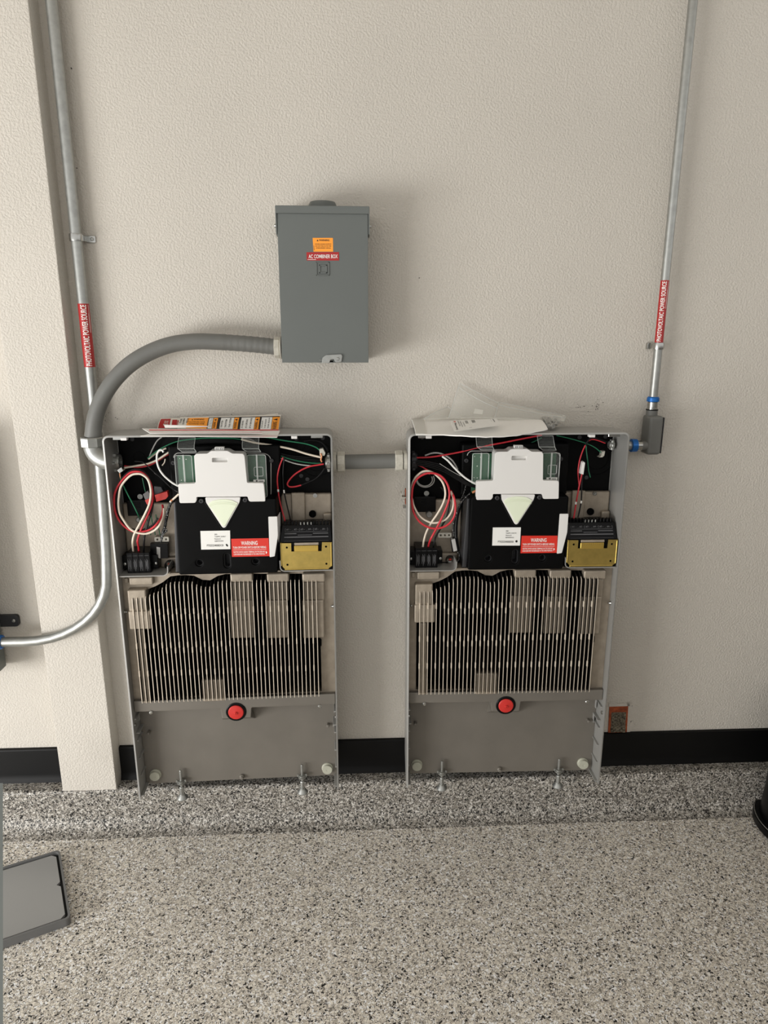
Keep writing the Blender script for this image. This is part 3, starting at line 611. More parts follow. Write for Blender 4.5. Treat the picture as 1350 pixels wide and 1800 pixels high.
for j, dy in enumerate((0, 11, 20, 31)):
    wire(0, 'black_wire', 'wblack', cA, [(200, 300+dy*.4), (300, 280+dy*.6), (380, 228+dy*.7), (450, 190+dy*.7), (540, 168+dy*.6), (650, 160+dy*.6), (760, 170+dy*.6), (850, 190+dy*.7), (950, 222+dy*.8), (1050, 250+dy*.8), (1210, 262+dy)], -.088, .0022)
wire(0, 'white_wire', 'wwhite', cT, [(820, 515), (900, 450), (1000, 385), (1100, 340)], -.085, .0026)
wire(0, 'white_wire', 'labw', cT, [(1055, 405), (1035, 372), (990, 375), (955, 440), (955, 560), (990, 670), (1055, 765), (1140, 845), (1215, 900), (1290, 940)], -.135, .0027)
wire(0, 'grey_wire', 'wgrey', cT, [(1030, 165), (960, 220), (900, 320), (850, 430), (835, 480)], -.075, .0020)
wire(0, 'black_wire', 'wblack', cT, [(600, 548), (700, 555), (760, 582), (900, 712), (1030, 825), (1170, 960), (1290, 1030)], -.14, .0016)
wire(0, 'grey_wire', 'wgrey', cT, [(910, 730), (1040, 835), (1180, 970), (1295, 1040)], -.138, .0008)
wire(0, 'white_wire', 'wwhite', cT, [(1085, 510), (1070, 570), (1035, 615)], -.10, .0018)
wire(0, 'red_wire', 'wred', cA, [(1005, 258), (985, 310), (974, 370), (978, 430), (986, 490), (1003, 555), (1018, 607)], -.120, .0021)
wire(0, 'black_wire', 'wblack', cA, [(1012, 258), (1005, 330), (1006, 400), (1012, 450), (1026, 515), (1040, 575), (1044, 606)], -.118, .0019)
wire(0, 'white_ferrule', 'labw', cA, [(978, 430), (979, 443)], -.121, .0027); wire(0, 'white_ferrule', 'labw', cA, [(1009, 433), (1011, 450)], -.119, .0024)
wire(0, 'red_wire', 'wred', cR, [(775, 850), (650, 872), (500, 900), (350, 962), (200, 1060), (95, 1170), (58, 1250), (100, 1300), (200, 1300), (330, 1270)], -.10, .0024)
wire(0, 'black_wire', 'wblack', cR, [(330, 1270), (450, 1220), (600, 1150), (720, 1040), (790, 940)], -.10, .0022)
wire(0, 'black_wire', 'wblack', cR, [(380, 400), (560, 380), (720, 420), (820, 520), (860, 600)], -.08, .0025)
wire(0, 'bare_copper_end', 'copper', cR, [(715, 640), (735, 700), (722, 760), (740, 810)], -.12, .0022)
wire(0, 'cable_sleeve', 'sleeve', cE, [(1080, 545), (1030, 640), (990, 770), (965, 900), (945, 1010), (915, 1100), (890, 1200)], -.12, .0042)
wire(0, 'cable_sleeve', 'sleeve', cE, [(930, 1000), (975, 1070), (930, 1110), (905, 1180), (880, 1260)], -.13, .0024)
for x in (700, 775, 855):
    wire(0, 'green_wire', 'wgreen', cE, [(x+10, 1140), (x-10, 1040), (x-40, 930), (x-60, 800)], (-.095, -.10), .0014)
wire(0, 'orange_lead', 'wwhite', cM, [(60, 895), (110, 850), (165, 800)], -.15, .0030)
wire(0, 'orange_tip', 'copper', cM, [(72, 882), (88, 868)], -.1505, .0033)
def lever(k, cf, quad, y, m, name):
    bm = NB(); P = [(v.x, v.z) for v in (U(k, *cf(*q), y) for q in quad)]; prism(bm, P, y, y+.018, chamf=.001); part(name, bm, m, UN[k])
lever(0, cE, [(580, 465), (660, 405), (720, 480), (715, 520), (620, 560)], -.128, 'levgrey', 'lever_connector')
lever(0, cE, [(612, 565), (720, 515), (760, 560), (740, 610), (650, 640)], -.131, 'lever', 'lever_connector')
lever(0, cE, [(770, 330), (880, 340), (920, 415), (790, 480), (765, 470)], -.115, 'dgrey', 'lever_connector')
lever(0, cE, [(775, 478), (985, 415), (1000, 500), (960, 545), (800, 590)], -.124, 'lever', 'lever_connector')
a = U(0, *cE(505, 895), -.09); bm = NB(); lathe(bm, [(.0085, 0), (.0085, .012), (.006, .014)], (a.x, -.074, a.z), (0, -1, 0), 16); part('screw_post', bm, 'galv', unit)
# black connector with silver label
lever(0, cE, [(700, 1290), (990, 1290), (1000, 1530), (710, 1530)], -.110, 'gloss', 'plug_connector'); lever(0, cE, [(805, 1338), (868, 1350), (870, 1535), (812, 1515)], -.1125, 'wgrey', 'connector_label')
# inner hubs of the left unit
def hub(k, cf, c0, r, y, ax, h, m, name='conduit_hub', lab=None, seg=12):
    a = U(k, *cf(*c0), y); bm = NB(); lathe(bm, [(r*.72, -.002), (r, 0), (r, h), (r*.86, h+.004), (r*.6, h+.004), (r*.58, h*.3)], (a.x, a.y, a.z), ax, seg)
    for t in range(6): 
        q = math.pi*t/3; dx = Vector((0, math.cos(q), math.sin(q)))*r*1.02
        bx(bm, a.x+ax[0]*h*.15 - .0005 if ax[0] > 0 else a.x+ax[0]*h*.85, a.x+ax[0]*h*.85 if ax[0] > 0 else a.x+ax[0]*h*.15, a.y+dx.y-.004, a.y+dx.y+.004, a.z+dx.z-.004, a.z+dx.z+.004, .001, 1)
    return part(name, bm, m, UN[k], lab)
hub(0, cT, (215, 560), .024, -.092, (1, 0, 0), .024, 'galv'); hub(0, cR, (905, 815), .024, -.092, (-1, 0, 0), .010, 'chrome')
hub(1, cQ, (375, 785), .025, -.092, (1, 0, 0), .012, 'dgrey'); hub(1, cS, (880, 470), .012, -.085, (-1, 0, 0), .010, 'galv')
def lug(k, cf, quad, y, m='chrome'): lever(k, cf, quad, y, m, 'ground_lug')
lug(0, cT, [(320, 690), (390, 640), (420, 700), (360, 740)], -.148); lug(0, cR, [(690, 560), (760, 545), (810, 640), (790, 690), (700, 690)], -.118, 'zinc')
# --- right unit
wire(1, 'red_wire', 'wred', cL, [(440, 1450, -.12), (462, 1340, -.13), (495, 1255), (562, 1130), (640, 980), (712, 820), (762, 680), (772, 560), (745, 450), (690, 360), (610, 297), (500, 270), (390, 288), (290, 352), (228, 450), (206, 580), (206, 720), (232, 860), (302, 980), (400, 1060), (530, 1105), (680, 1085), (790, 1010), (850, 900), (862, 770), (842, 640), (795, 540, -.13)], -.154, .0031)
wire(1, 'white_wire', 'wwhite', cL, [(362, 1450, -.12), (375, 1360, -.13), (388, 1280), (422, 1165), (500, 1015), (590, 885), (668, 745), (708, 620), (702, 500), (658, 392), (585, 312), (530, 270), (440, 238), (350, 257), (265, 332), (215, 430), (196, 560), (215, 700), (245, 790), (312, 905), (395, 975), (500, 1018), (600, 1015), (720, 965), (800, 860), (832, 740), (822, 630), (790, 545)], -.146, .0030)
wire(1, 'black_wire', 'wblack', cL, [(515, 1450, -.12), (540, 1330), (570, 1225), (650, 1085), (725, 940), (760, 800), (770, 690), (700, 560), (640, 480)], -.135, .0026)
wire(1, 'green_wire', 'wgreen', cL, [(560, 1250), (640, 1080), (690, 960), (700, 840)], -.128, .0010)
wire(1, 'red_wire', 'wred', cB, [(130, 413), (200, 410), (280, 398), (370, 381), (480, 354), (600, 331), (720, 307), (805, 291)], -.11, .0025)
wire(1, 'green_wire', 'wgreen', cB, [(300, 395), (430, 370), (560, 364), (640, 358), (740, 335), (805, 305)], -.095, .0016)
wire(1, 'green_wire', 'wgreen', cB, [(885, 293), (960, 310), (1040, 334), (1090, 357), (1125, 385)], -.095, .0015)
wire(1, 'white_wire', 'labw', cB, [(268, 405), (300, 430), (340, 474), (390, 520), (440, 550), (462, 556)], -.135, .0028)
wire(1, 'grey_wire', 'wgrey', cQ, [(640, 685), (750, 645), (850, 630), (960, 645), (1060, 690), (1160, 760), (1230, 850), (1290, 960)], -.10, .0024)
for j in range(4):
    wire(1, 'black_wire', 'wblack', cB, [(130, 428+j*8), (200, 436+j*9), (280, 460+j*10), (345, 505+j*8), (400, 545+j*5), (462, 568+j*3)], -.125, .0019)
wire(1, 'grey_wire', 'wgrey', cQ, [(930, 840), (1050, 920), (1200, 1010), (1350, 1090)], -.13, .0008)
wire(1, 'red_wire', 'wred', cB, [(130, 450), (155, 460), (190, 480)], -.12, .0020)
for r, dx in ((100, 0), (118, 8)):
    wire(1, 'grey_wire', 'wgrey', cL, [(400+dx+r*1.15*math.cos(t*.45), 365+r*math.sin(t*.45)) for t in range(-1, 13)], -.085, .0017)
wire(1, 'red_wire', 'wred', cS, [(325, 480), (270, 600), (212, 780), (182, 980), (190, 1150), (205, 1300)], -.115, .0019)
wire(1, 'red_wire', 'wred', cB, [(1022, 498), (1006, 570), (993, 640), (985, 690), (976, 745)], -.125, .0023)
wire(1, 'black_wire', 'wblack', cB, [(1026, 498), (1021, 560), (1018, 640), (1010, 690), (1000, 735)], -.122, .0021)
wire(1, 'white_ferrule', 'labw', cB, [(989, 651), (987, 664)], -.127, .0030); wire(1, 'white_ferrule', 'labw', cB, [(1018.5, 645), (1017, 658)], -.124, .0028)
wire(1, 'red_wire', 'wred', cS, [(380, 400), (450, 365), (560, 380), (720, 438)], -.10, .0017)
wire(1, 'black_wire', 'wblack', cS, [(320, 500), (365, 410), (420, 342), (500, 330), (620, 370), (740, 420)], -.105, .0026)
wire(1, 'green_wire', 'wgreen', cS, [(340, 470), (347, 600), (370, 780), (390, 980), (425, 1115)], -.10, .0017)
lever(1, cS, [(228, 1045), (275, 820), (300, 808), (322, 830), (290, 1062)], -.130, 'labw', 'wire_tag')
lug(1, cS, [(590, 720), (640, 690), (660, 600), (720, 595), (700, 690), (660, 722)], -.09, 'zinc')
wire(1, 'cable_sleeve', 'sleeve', cL, [(1085, 570), (1000, 655), (930, 745), (880, 880), (840, 1000), (830, 1100), (835, 1220)], -.13, .0026)
wire(1, 'cable_sleeve', 'sleeve', cL, [(1030, 430), (1005, 510), (980, 600), (930, 690)], -.12, .0022)
wire(1, 'cable_sleeve', 'sleeve', cL, [(895, 1450), (925, 1515), (900, 1600), (868, 1632)], -.12, .0022)
wire(1, 'black_wire', 'wblack', cL, [(940, 740), (890, 900), (870, 1080), (870, 1250)], -.115, .0052)
wire(1, 'orange_tip', 'copper', cN, [(135, 782), (190, 757)], -.15, .0038)
lever(1, cL, [(800, 1275), (858, 1262), (892, 1440), (835, 1455)], -.125, 'wgrey', 'connector_label'); lever(1, cL, [(792, 1270), (900, 1240), (930, 1450), (815, 1460)], -.120, 'gloss', 'plug_connector')
a = U(1, *cL(472, 905), -.10); bm = NB(); lathe(bm, [(.0095, 0), (.0095, .020), (.008, .022)], (a.x, -.074, a.z), (0, -1, 0), 18); part('screw_post', bm, 'galv', unit2)
# side latch on the outer left wall of the right unit
def UXo(px, py): return U(1, 690+px/30, 840+py/30, -.07)
bm = NB(); a = U(1, 703.5, 873, -.045); bx(bm, -.3185, -.305, -.060, -.030, a.z-.0015, a.z+.0015, .0005, 1); bx(bm, -.3195, -.317, -.060, -.030, a.z-.0015, a.z+.014, .0005, 1); lt = part('side_latch', bm, 'zinc', unit2)
bm = NB(); bx(bm, -.3065, -.3035, -.055, -.035, a.z-.022, a.z+.024, .001, 1); part('latch_insert', bm, 'rust', lt, 'dark red insert')
bm = NB(); bx(bm, -.313, -.3035, -.062, -.028, a.z-.032, a.z-.029, .0006, 1); part('latch_foot', bm, 'chrome', lt)

# ------------------------------------------------------------------ combiner box
YB = -.128
p0, p1 = at(498.5, 637.5, YB), at(648, 637.5, YB); q0, q1 = at(484, 376, YB), at(646.5, 376, YB)
bx0, bx1 = (p0.x+q0.x)/2, (p1.x+q1.x)/2; bz0 = (p0.z+p1.z)/2; bz1 = (q0.z+q1.z)/2; bzt = at(560, 361.5, YB-.004).z
box = thing('combiner_box', 'grey steel combiner box on the wall above the left battery unit', 'electrical box', ((bx0+bx1)/2, 0, bz0))
bm = NB(); bx(bm, bx0+.004, bx1-.004, YB+.012, -.001, bz0+.002, bzt-.002, .002, 2); part('body', bm, 'paint', box)
bm = NB(); bx(bm, bx0, bx1, YB, YB+.003, bz0, bz1+.004, .001, 2); bx(bm, bx0, bx0+.0022, YB+.001, YB+.030, bz0, bz1, .0005, 1); bx(bm, bx1-.0022, bx1, YB+.001, YB+.030, bz0, bz1, .0005, 1)
bx(bm, bx0, bx1, YB+.001, YB+.026, bz0, bz0+.0022, .0005, 1); part('door', bm, 'paint', box)
bm = NB(); bx(bm, bx0-.004, bx1+.004, YB-.005, -.001, bz1, bzt, .002, 2); part('rain_cap', bm, 'paint', box)
for s, x in ((-1, bx0), (1, bx1)):
    bm = NB(); a, b = sorted((x+s*.0010, x+s*.004)); P = [(YB-.003, bz1+.002), (YB-.001, bz1-.048), (YB+.03, bz1-.052), (-.03, bz1-.03), (-.03, bz1+.002)]; prism(bm, P, a, b, axis='X'); part('cap_ear', bm, 'paint', box)
    bm = NB(); lathe(bm, [(.005, 0), (.005, .002), (.0035, .005)], (x+s*.004, YB+.014, bz1-.027), (s, 0, 0), 12); part('screw', bm, 'chrome', box)
c_ = at(567, 357, -.06); bm = NB(); lathe(bm, [(.037, 0), (.037, .012), (.033, .020), (.010, .022)], (c_.x, -.065, bzt-.001), (0, 0, 1), 28); part('hub_cap', bm, 'paint', box)
cX = crop(440, 330, 4.8214); BXp = lambda x, y, d=0: at(*cX(x, y), YB-d)
# embossed square emblem: two nested square rings
def sqring(bm, a, b, d, wd):
    for x0, x1, z0, z1 in ((a.x, b.x, a.z-wd, a.z), (a.x, b.x, b.z, b.z+wd), (a.x, a.x+wd, b.z, a.z), (b.x-wd, b.x, b.z, a.z)): bx(bm, x0, x1, YB-d, YB+.001, z0, z1, .0006, 1)
bm = NB(); sqring(bm, BXp(556, 628), BXp(672, 745), .0022, .0026); sqring(bm, BXp(582, 652), BXp(652, 726), .0022, .0034); part('square_emblem', bm, 'paint', box, 'embossed square within a square')
f = quadfn(BXp(536, 542, .0004), BXp(702, 542, .0004), BXp(700, 425, .0004), BXp(528, 425, .0004)); bm = NB(); patch(bm, f); l = part('orange_label', bm, 'laboran', box, 'orange warning label')
letter('lettering', f, [('WARNING', .31, .76, .82, .90), ('POWER SOURCE OUTPUT', .10, .51, .92, .58), ('DO NOT RELOCATE THIS', .11, .37, .90, .44), ('OVERCURRENT DEVICE', .13, .23, .88, .30)], 'inkb', l, bold=.015, extra=[((.19, .76), (.28, .76), (.235, .89)), (.03, .1, .045, .46)])
f = quadfn(BXp(478, 617, .0006), BXp(752, 617, .0006), BXp(751, 545, .0006), BXp(476, 547, .0006)); bm = NB(); patch(bm, f); l = part('red_label', bm, 'labd', box, 'red label with white lettering')
letter('lettering', f, [('AC COMBINER BOX', .06, .27, .96, .72)], 'inkw', l, bold=.012, extra=[(.03, .09, .29, .14)])
# latch
bm = NB(); P = [BXp(*q) for q in ((606, 1485), (612, 1440), (640, 1418), (770, 1410), (780, 1425), (772, 1478), (725, 1480), (708, 1452), (680, 1455), (670, 1485))]
prism(bm, fillet([(v.x, v.z) for v in P], .002, 2), YB-.005, YB-.0025, chamf=.0006); a, b = BXp(582, 1458), BXp(702, 1486)
bx(bm, a.x, b.x, YB-.003, YB, b.z, b.z+.0022, .0005, 1); bx(bm, a.x, b.x, YB-.003, YB, a.z-.0016, a.z, .0005, 1); lt = part('latch', bm, 'galv', box)
a = BXp(742, 1450); bm = NB(); lathe(bm, [(.0042, 0), (.0042, .001), (.003, .0025)], (a.x, YB-.005, a.z), (0, -1, 0), 14); part('latch_screw', bm, 'galv', lt)
a, b = BXp(668, 1460), BXp(702, 1480); bm = NB(); bx(bm, a.x, b.x, YB-.0012, YB, b.z, a.z); part('latch_slot', bm, 'dark', lt)
rebase(box)

# ------------------------------------------------------------------ flexible conduit box -> left unit
fl = thing('flexible_conduit', 'thick grey flexible conduit curving from the combiner box to the left battery unit', 'conduit', at(161, 770, -.09))
pts = [((492, 611), -.062), ((460, 607), -.062), ((420, 603.5), -.063), ((380, 601), -.066), ((340, 600.5), -.07), ((300, 606), -.075), ((262, 620), -.079), ((228, 641), -.083), ((200, 669), -.086), ((180, 700), -.088), ((168, 732), -.09), ((162.5, 768), -.09)]
sp_ = spline([at(*p, y) for p, y in pts], 10); rr = []
for i, p in enumerate(sp_):
    t = i/len(sp_); rr.append(.0215+(.0006*math.sin(i*2.2) if t < .25 else 0))
bm = NB(); tube(bm, sp_, rr, 20); part('jacket', bm, 'conduit', fl, smooth=60)
a = at(489, 611, -.062); bm = NB(); lathe(bm, [(.027, -.010), (.029, -.009), (.029, .003), (.027, .006)], a, (1, 0, 0), 8); lathe(bm, [(.031, .006), (.031, .009)], a, (1, 0, 0), 20); part('box_connector', bm, 'zinc', fl, smooth=25)
a = at(161.5, 775, -.09); bm = NB(); lathe(bm, [(.028, -.016), (.031, -.014), (.031, .008), (.029, .011)], a, (0, 0, 1), 8); part('compression_nut', bm, 'galv', fl, smooth=25)
e_ = U(0, 190, 818, -.092); hubz = UM[0] @ Vector((-.300, -.092, U(0, *cT(215, 560), -.092).z)); hubx = UM[0] @ Vector((-.306, -.092, U(0, *cT(215, 560), -.092).z))
s0 = a+Vector((0, 0, -.012)); 
el = [s0+(hubx-s0)*0]+[Vector((s0.x+(hubx.x-s0.x)*(1-math.cos(t*math.pi/16)), s0.y+(hubx.y-s0.y)*t/8, s0.z+(hubx.z-s0.z)*math.sin(t*math.pi/16))) for t in range(1, 9)]
bm = NB(); tube(bm, el, .0245, 18); part('elbow_connector', bm, 'galv', fl, smooth=60)
rebase(fl)

# ------------------------------------------------------------------ nipple between the units
c1_ = UM[0] @ Vector((WU/2, -.092, U(0, *cR(905, 815), -.092).z)); c2_ = UM[1] @ Vector((-WU/2, -.092, U(1, *cQ(375, 785), -.092).z))
ni = thing('conduit_nipple', 'short straight grey conduit joining the two battery units', 'conduit', (c1_+c2_)/2)
dx = (c2_-c1_).normalized(); bm = NB(); tube(bm, [c1_+dx*.004, c2_-dx*.004], .0212, 20); part('jacket', bm, 'conduit', ni, smooth=60)
for base, d in ((c1_, dx), (c2_, -dx)):
    bm = NB(); lathe(bm, [(.027, .0003), (.0285, .001), (.0285, .009), (.027, .010)], base, d, 20); part('lock_ring', bm, 'zinc', ni)
    bm = NB(); lathe(bm, [(.028, .012), (.0305, .0135), (.0305, .032), (.0285, .034)], base, d, 8); part('hex_nut', bm, 'zinc', ni, smooth=25)
rebase(ni)

# ------------------------------------------------------------------ rigid conduits
def pipe_label(parent, P0, P1, r, text):
    """red wrap label on a straight pipe run between P0 (bottom) and P1 (top), facing the room"""
    ax = (P1-P0); L = ax.length; ax.normalize(); front = (CAM-(P0+P1)/2); front = (front-ax*front.dot(ax)).normalized(); side = ax.cross(front).normalized()
    def f(u, v, off=0.0):
        ang = (v-.5)*2.5; rr_ = r+.0004+off
        return P0+ax*(u*L)+front*rr_*math.cos(ang)-side*rr_*math.sin(ang)
    bm = NB(); patch(bm, lambda u, v, o=0: f(u, 1-v, o), nu=1, nv=12); lb = part('red_label', bm, 'labd', parent, 'red wrap label with white lettering', smooth=60)
    letter('lettering', lambda u, v, o=0: f(u, v, o), [(text, .02, .33, .98, .72)], 'inkw', lb, bold=.014, off=.0006, sub=3, extra=[(.55, .16, .98, .18), (.55, .2, .85, .215)])
RL = .0148
lc = thing('steel_conduit', 'long galvanised steel conduit beside the pilaster, bending left at its foot', 'conduit', at(182, 1000, -.07))
pl_ = [((84, -60), -.03), ((88, 0), -.03), ((135, 418), -.03), ((153, 590), -.034), ((161, 668), -.040), ((171, 770), -.032), ((178.5, 860), -.044), ((185.5, 960), -.073), ((187, 1010), -.084)]
XL = sum(at(*p, -.031).x for p in ((88, 0), (135, 418), (153, 590), (161, 668)))/4
P = [Vector((XL, -.031, at(*p, -.031).z)) if p[1] < 700 else at(*p, y) for p, y in pl_]; P[0].z = 3.195; lowc = P[-1]; end = at(0, 1132, -.084); endz = at(60, 1127.5, -.084).z
R_ = lowc.z-endz; bend = [Vector((lowc.x-R_*1.25*(1-math.cos(t*math.pi/20)), -.084, lowc.z-R_*math.sin(t*math.pi/20))) for t in range(1, 11)]
bm = NB(); tube(bm, spline(P, 6)+bend+[Vector((end.x, -.084, endz))], RL, 18); part('pipe', bm, 'galv', lc, smooth=60)
pipe_label(lc, Vector((XL, -.031, at(154, 645, -.031).z)), Vector((XL, -.031, at(143, 534, -.031).z)), RL, 'PHOTOVOLTAIC POWER SOURCE')
a = at(0, 1130, -.084); bm = NB(); lathe(bm, [(.017, -.006), (.021, -.004), (.0215, .005), (.019, .009)], (a.x-.001, -.084, endz), (1, 0, 0), 20); part('blue_collar', bm, 'blue', lc, 'blue compression collar')
rebase(lc)
def strap(label, c, r, ear, loc):
    o = thing('pipe_strap', label, 'pipe strap', c, group='steel pipe straps')
    bm = NB(); n = 14; A = []
    for k in range(n+1):
        t = math.pi*(k/n)*1.15-.25
        A.append([bm.verts.new((c.x+rr_*math.cos(t), c.y-rr_*math.sin(t), c.z+dz)) for rr_, dz in ((r+.0006, -.009), (r+.0006, .009), (r+.0028, .009), (r+.0036, .004), (r+.0036, -.004), (r+.0028, -.009))])
    for a, b in zip(A, A[1:]):
        for k in range(6): bm.faces.new((a[k], a[(k+1) % 6], b[(k+1) % 6], b[k]))
    bm.faces.new(A[0][::-1]); bm.faces.new(A[-1]); part('band', bm, 'chrome', o, smooth=40)
    if ear:
        bm = NB(); bx(bm, c.x+r+.0005, c.x+r+.026, -.005, -.0005, c.z-.009, c.z+.009, .002, 2); bx(bm, c.x+r, c.x+r+.004, c.y-.004, -.0005, c.z-.008, c.z+.008, .001, 1); part('ear', bm, 'chrome', o)
        bm = NB(); lathe(bm, [(.0048, 0), (.0048, .001), (.0028, .0025)], (c.x+r+.017, -.005, c.z), (0, -1, 0), 12); part('screw', bm, 'galv', o)
    else:
        bm = NB()
        for s in (-1, 1): bx(bm, c.x+s*(r+.006)-.005, c.x+s*(r+.006)+.005, -.012, -.0005, c.z-.009, c.z+.009, .002, 2)
        part('ear', bm, 'chrome', o)
    rebase(o); return o
strap('zinc one hole strap holding the left steel conduit to the wall', Vector((XL, -.031, at(134.5, 418, -.03).z)), RL, True, 0)
RR = .0118
rp = [(1229, -60), (1221.5, 0), (1168, 490), (1155.5, 606), (1149, 700)]
rc = thing('steel_conduit', 'straight galvanised steel conduit dropping to the right battery unit', 'conduit', at(1149, 700, -.034), group=None)
P = [at(*p, -.034) for p in rp]; xs_ = sum(v.x for v in P[1:])/4
bm = NB(); tube(bm, [Vector((xs_, -.034, 3.195)), Vector((xs_, -.034, P[-1].z))], RR, 18); part('pipe', bm, 'galv', rc, smooth=60)
V_ = lambda py: Vector((xs_, -.034, at(1160, py, -.034).z))
pipe_label(rc, V_(602), V_(493), RR, 'PHOTOVOLTAIC POWER SOURCE')
bm = NB(); z_ = V_(706).z; lathe(bm, [(.0145, 0), (.018, .001), (.0175, .011), (.0145, .0145)], (xs_, -.034, z_), (0, 0, 1), 20); part('blue_collar', bm, 'blue', rc, 'blue compression collar')
zc0 = V_(719).z; bm = NB(); lathe(bm, [(.0155, 0), (.0155, .003), (.0145, .004), (.0145, z_-zc0-.001), (.012, z_-zc0)], (xs_, -.034, zc0), (0, 0, 1), 20); part('connector', bm, 'chrome', rc)
rebase(rc)
strap('zinc strap on the right steel conduit just below its red label', Vector((xs_, -.034, V_(608.5).z)), RR, False, 0)
# conduit body (grey elbow box)
cbz1 = at(1150, 732, -.07).z; cbz0 = at(1150, 800, -.07).z; cby = -.045
cb = thing('elbow_fitting', 'grey cast elbow box at the foot of the right steel conduit', 'conduit fitting', (xs_, 0, cbz0))
bm = NB(); bx(bm, xs_-.018, xs_+.0235, -.070, -.012, cbz0, cbz1, .009, 4); part('body', bm, 'conduit', cb, smooth=50)
bm = NB(); bx(bm, xs_+.0235, xs_+.0260, -.067, -.014, cbz0+.004, cbz1-.004, .001, 1); part('cover_plate', bm, 'dgrey', cb)
bm = NB(); lathe(bm, [(.0165, -.004), (.0160, zc0-cbz1-.0035)], (xs_, -.034, cbz1), (0, 0, 1), 20); part('top_hub', bm, 'conduit', cb)
bm = NB(); lathe(bm, [(.0172, 0), (.0172, .003)], (xs_, -.034, zc0-.0033), (0, 0, 1), 20); part('gasket', bm, 'rubber', cb)
hz = (UM[1] @ Vector((WU/2, 0, U(1, *cS(1210, 470), -.08).z))); hy = -.055; x1_ = xs_-.018; x0_ = (UM[1] @ Vector((WU/2, hy, .97))).x+.0004; zz = at(1120, 783, hy).z
bm = NB(); lathe(bm, [(.013, 0), (.013, .016)], (x1_+.002, hy, zz), (-1, 0, 0), 20); part('side_hub', bm, 'conduit', cb)
xa, xb, xc = at(1108.5, 783, hy).x, at(1119, 783, hy).x, x1_-.0142
bm = NB(); lathe(bm, [(.0150, 0), (.0150, xc-xb-.003), (.0165, xc-xb-.003), (.0165, xc-xb)], (xc, hy, zz), (-1, 0, 0), 18); part('connector', bm, 'chrome', cb)
bm = NB(); lathe(bm, [(.016, 0), (.0195, .001), (.0190, xb-xa-.001), (.0155, xb-xa)], (xa, hy, zz), (1, 0, 0), 18); part('blue_collar', bm, 'blue', cb, 'blue compression collar')
bm = NB(); lathe(bm, [(.0125, 0), (.0125, xa-x0_)], (x0_, hy, zz), (1, 0, 0), 16); part('nipple', bm, 'galv', cb)
rebase(cb)

# ------------------------------------------------------------------ disconnect box at the left edge
rx = at(9, 1165, -.02).x; zb = at(9, 1172, -.02).z
db = thing('disconnect_box', 'grey electrical enclosure cut off by the left edge, feeding the bent conduit', 'electrical box', (rx-.14, 0, zb))
bm = NB(); bx(bm, rx-.30, rx, -.14, -.012, zb, zb+.72, .004, 2); part('body', bm, 'paint', db)
a = at(16, 1091, -.008); bm = NB(); P = fillet([(a.x-.06, a.z-.019), (a.x+.03, a.z-.019), (a.x+.03, a.z+.019), (a.x-.06, a.z+.019)], .012, 4); prism(bm, P, -.012, -.001, chamf=.002); part('mounting_tab', bm, 'dgrey', db)
b = at(24, 1091, -.012); bm = NB(); lathe(bm, [(.0055, 0), (.0055, .0015), (.003, .004)], (b.x, -.012, b.z), (0, -1, 0), 12); part('screw', bm, 'galv', db)
rebase(db)

# ------------------------------------------------------------------ old outlet patch
f4 = [at(*p, -.001) for p in ((1068, 1296), (1101, 1296), (1104, 1241), (1071, 1242))]; fp = quadfn(*f4)
pa = thing('wall_patch', 'rusty orange rectangle of old mortar above the black baseboard', 'wall patch', (sum((v.x for v in f4))/4, 0, f4[0].z))
bm = NB(); n = 5
patch(bm, fp, 0, 1, 0, .2, 4, 1, .002, .002); patch(bm, fp, 0, 1, .8, 1, 4, 1, .002, .002); patch(bm, fp, 0, .14, .2, .8, 1, 4, .002, .002); patch(bm, fp, .88, 1, .2, .8, 1, 4, .002, .002); part('rust_border', bm, 'rust', pa)
random.seed(3); bm = NB(); patch(bm, fp, .12, .9, .18, .82, 12, 16, .0015, .0015)
for v in bm.verts: v.co.y -= random.uniform(0, .004) if v.co.y < -.0015 else 0
part('mortar', bm, 'mortar', pa, smooth=0)
bm = NB(); patch(bm, fp, .93, 1.17, 0, 1.12, 1, 1, .0012, .0012); patch(bm, fp, -.05, 1.1, 1.0, 1.1, 1, 1, .0012, .0012); part('scraped_edge', bm, 'wall', pa)
rebase(pa)

# dark paint chips and scuffs on the wall
random.seed(5); bm = NB()
for cx0, cy0, n, sp in ((128, 296, 14, 5), (182, 728, 5, 6), (181, 742, 3, 8), (1050, 712, 18, 12), (1020, 715, 6, 6), (738, 489, 1, 1), (126, 120, 3, 4), (1100, 1300, 1, 1), (1108, 1245, 10, 6), (1112, 1268, 6, 4), (1100, 1240, 8, 8), (205, 735, 3, 5), (400, 735, 2, 30)):
    for k in range(n):
        c_ = at(cx0+random.gauss(0, sp*.6), cy0+random.gauss(0, sp*.6), -.0012); r_ = random.uniform(.0007, .0018)
        bm.faces.new([bm.verts.new((c_.x+r_*random.uniform(.6, 1.3)*math.cos(t*1.0472), -.0012, c_.z+r_*random.uniform(.6, 1.3)*math.sin(t*1.0472))) for t in range(6)])
o = obj('paint_chips', bm, 'speck', bpy.data.objects['wall_back'], smooth=0, recalc=False); o['kind'] = 'stuff'

# ------------------------------------------------------------------ papers and bags on top of the units
ZT = [(UM[k] @ Vector((0, -.1, HU))).z for k in (0, 1)]
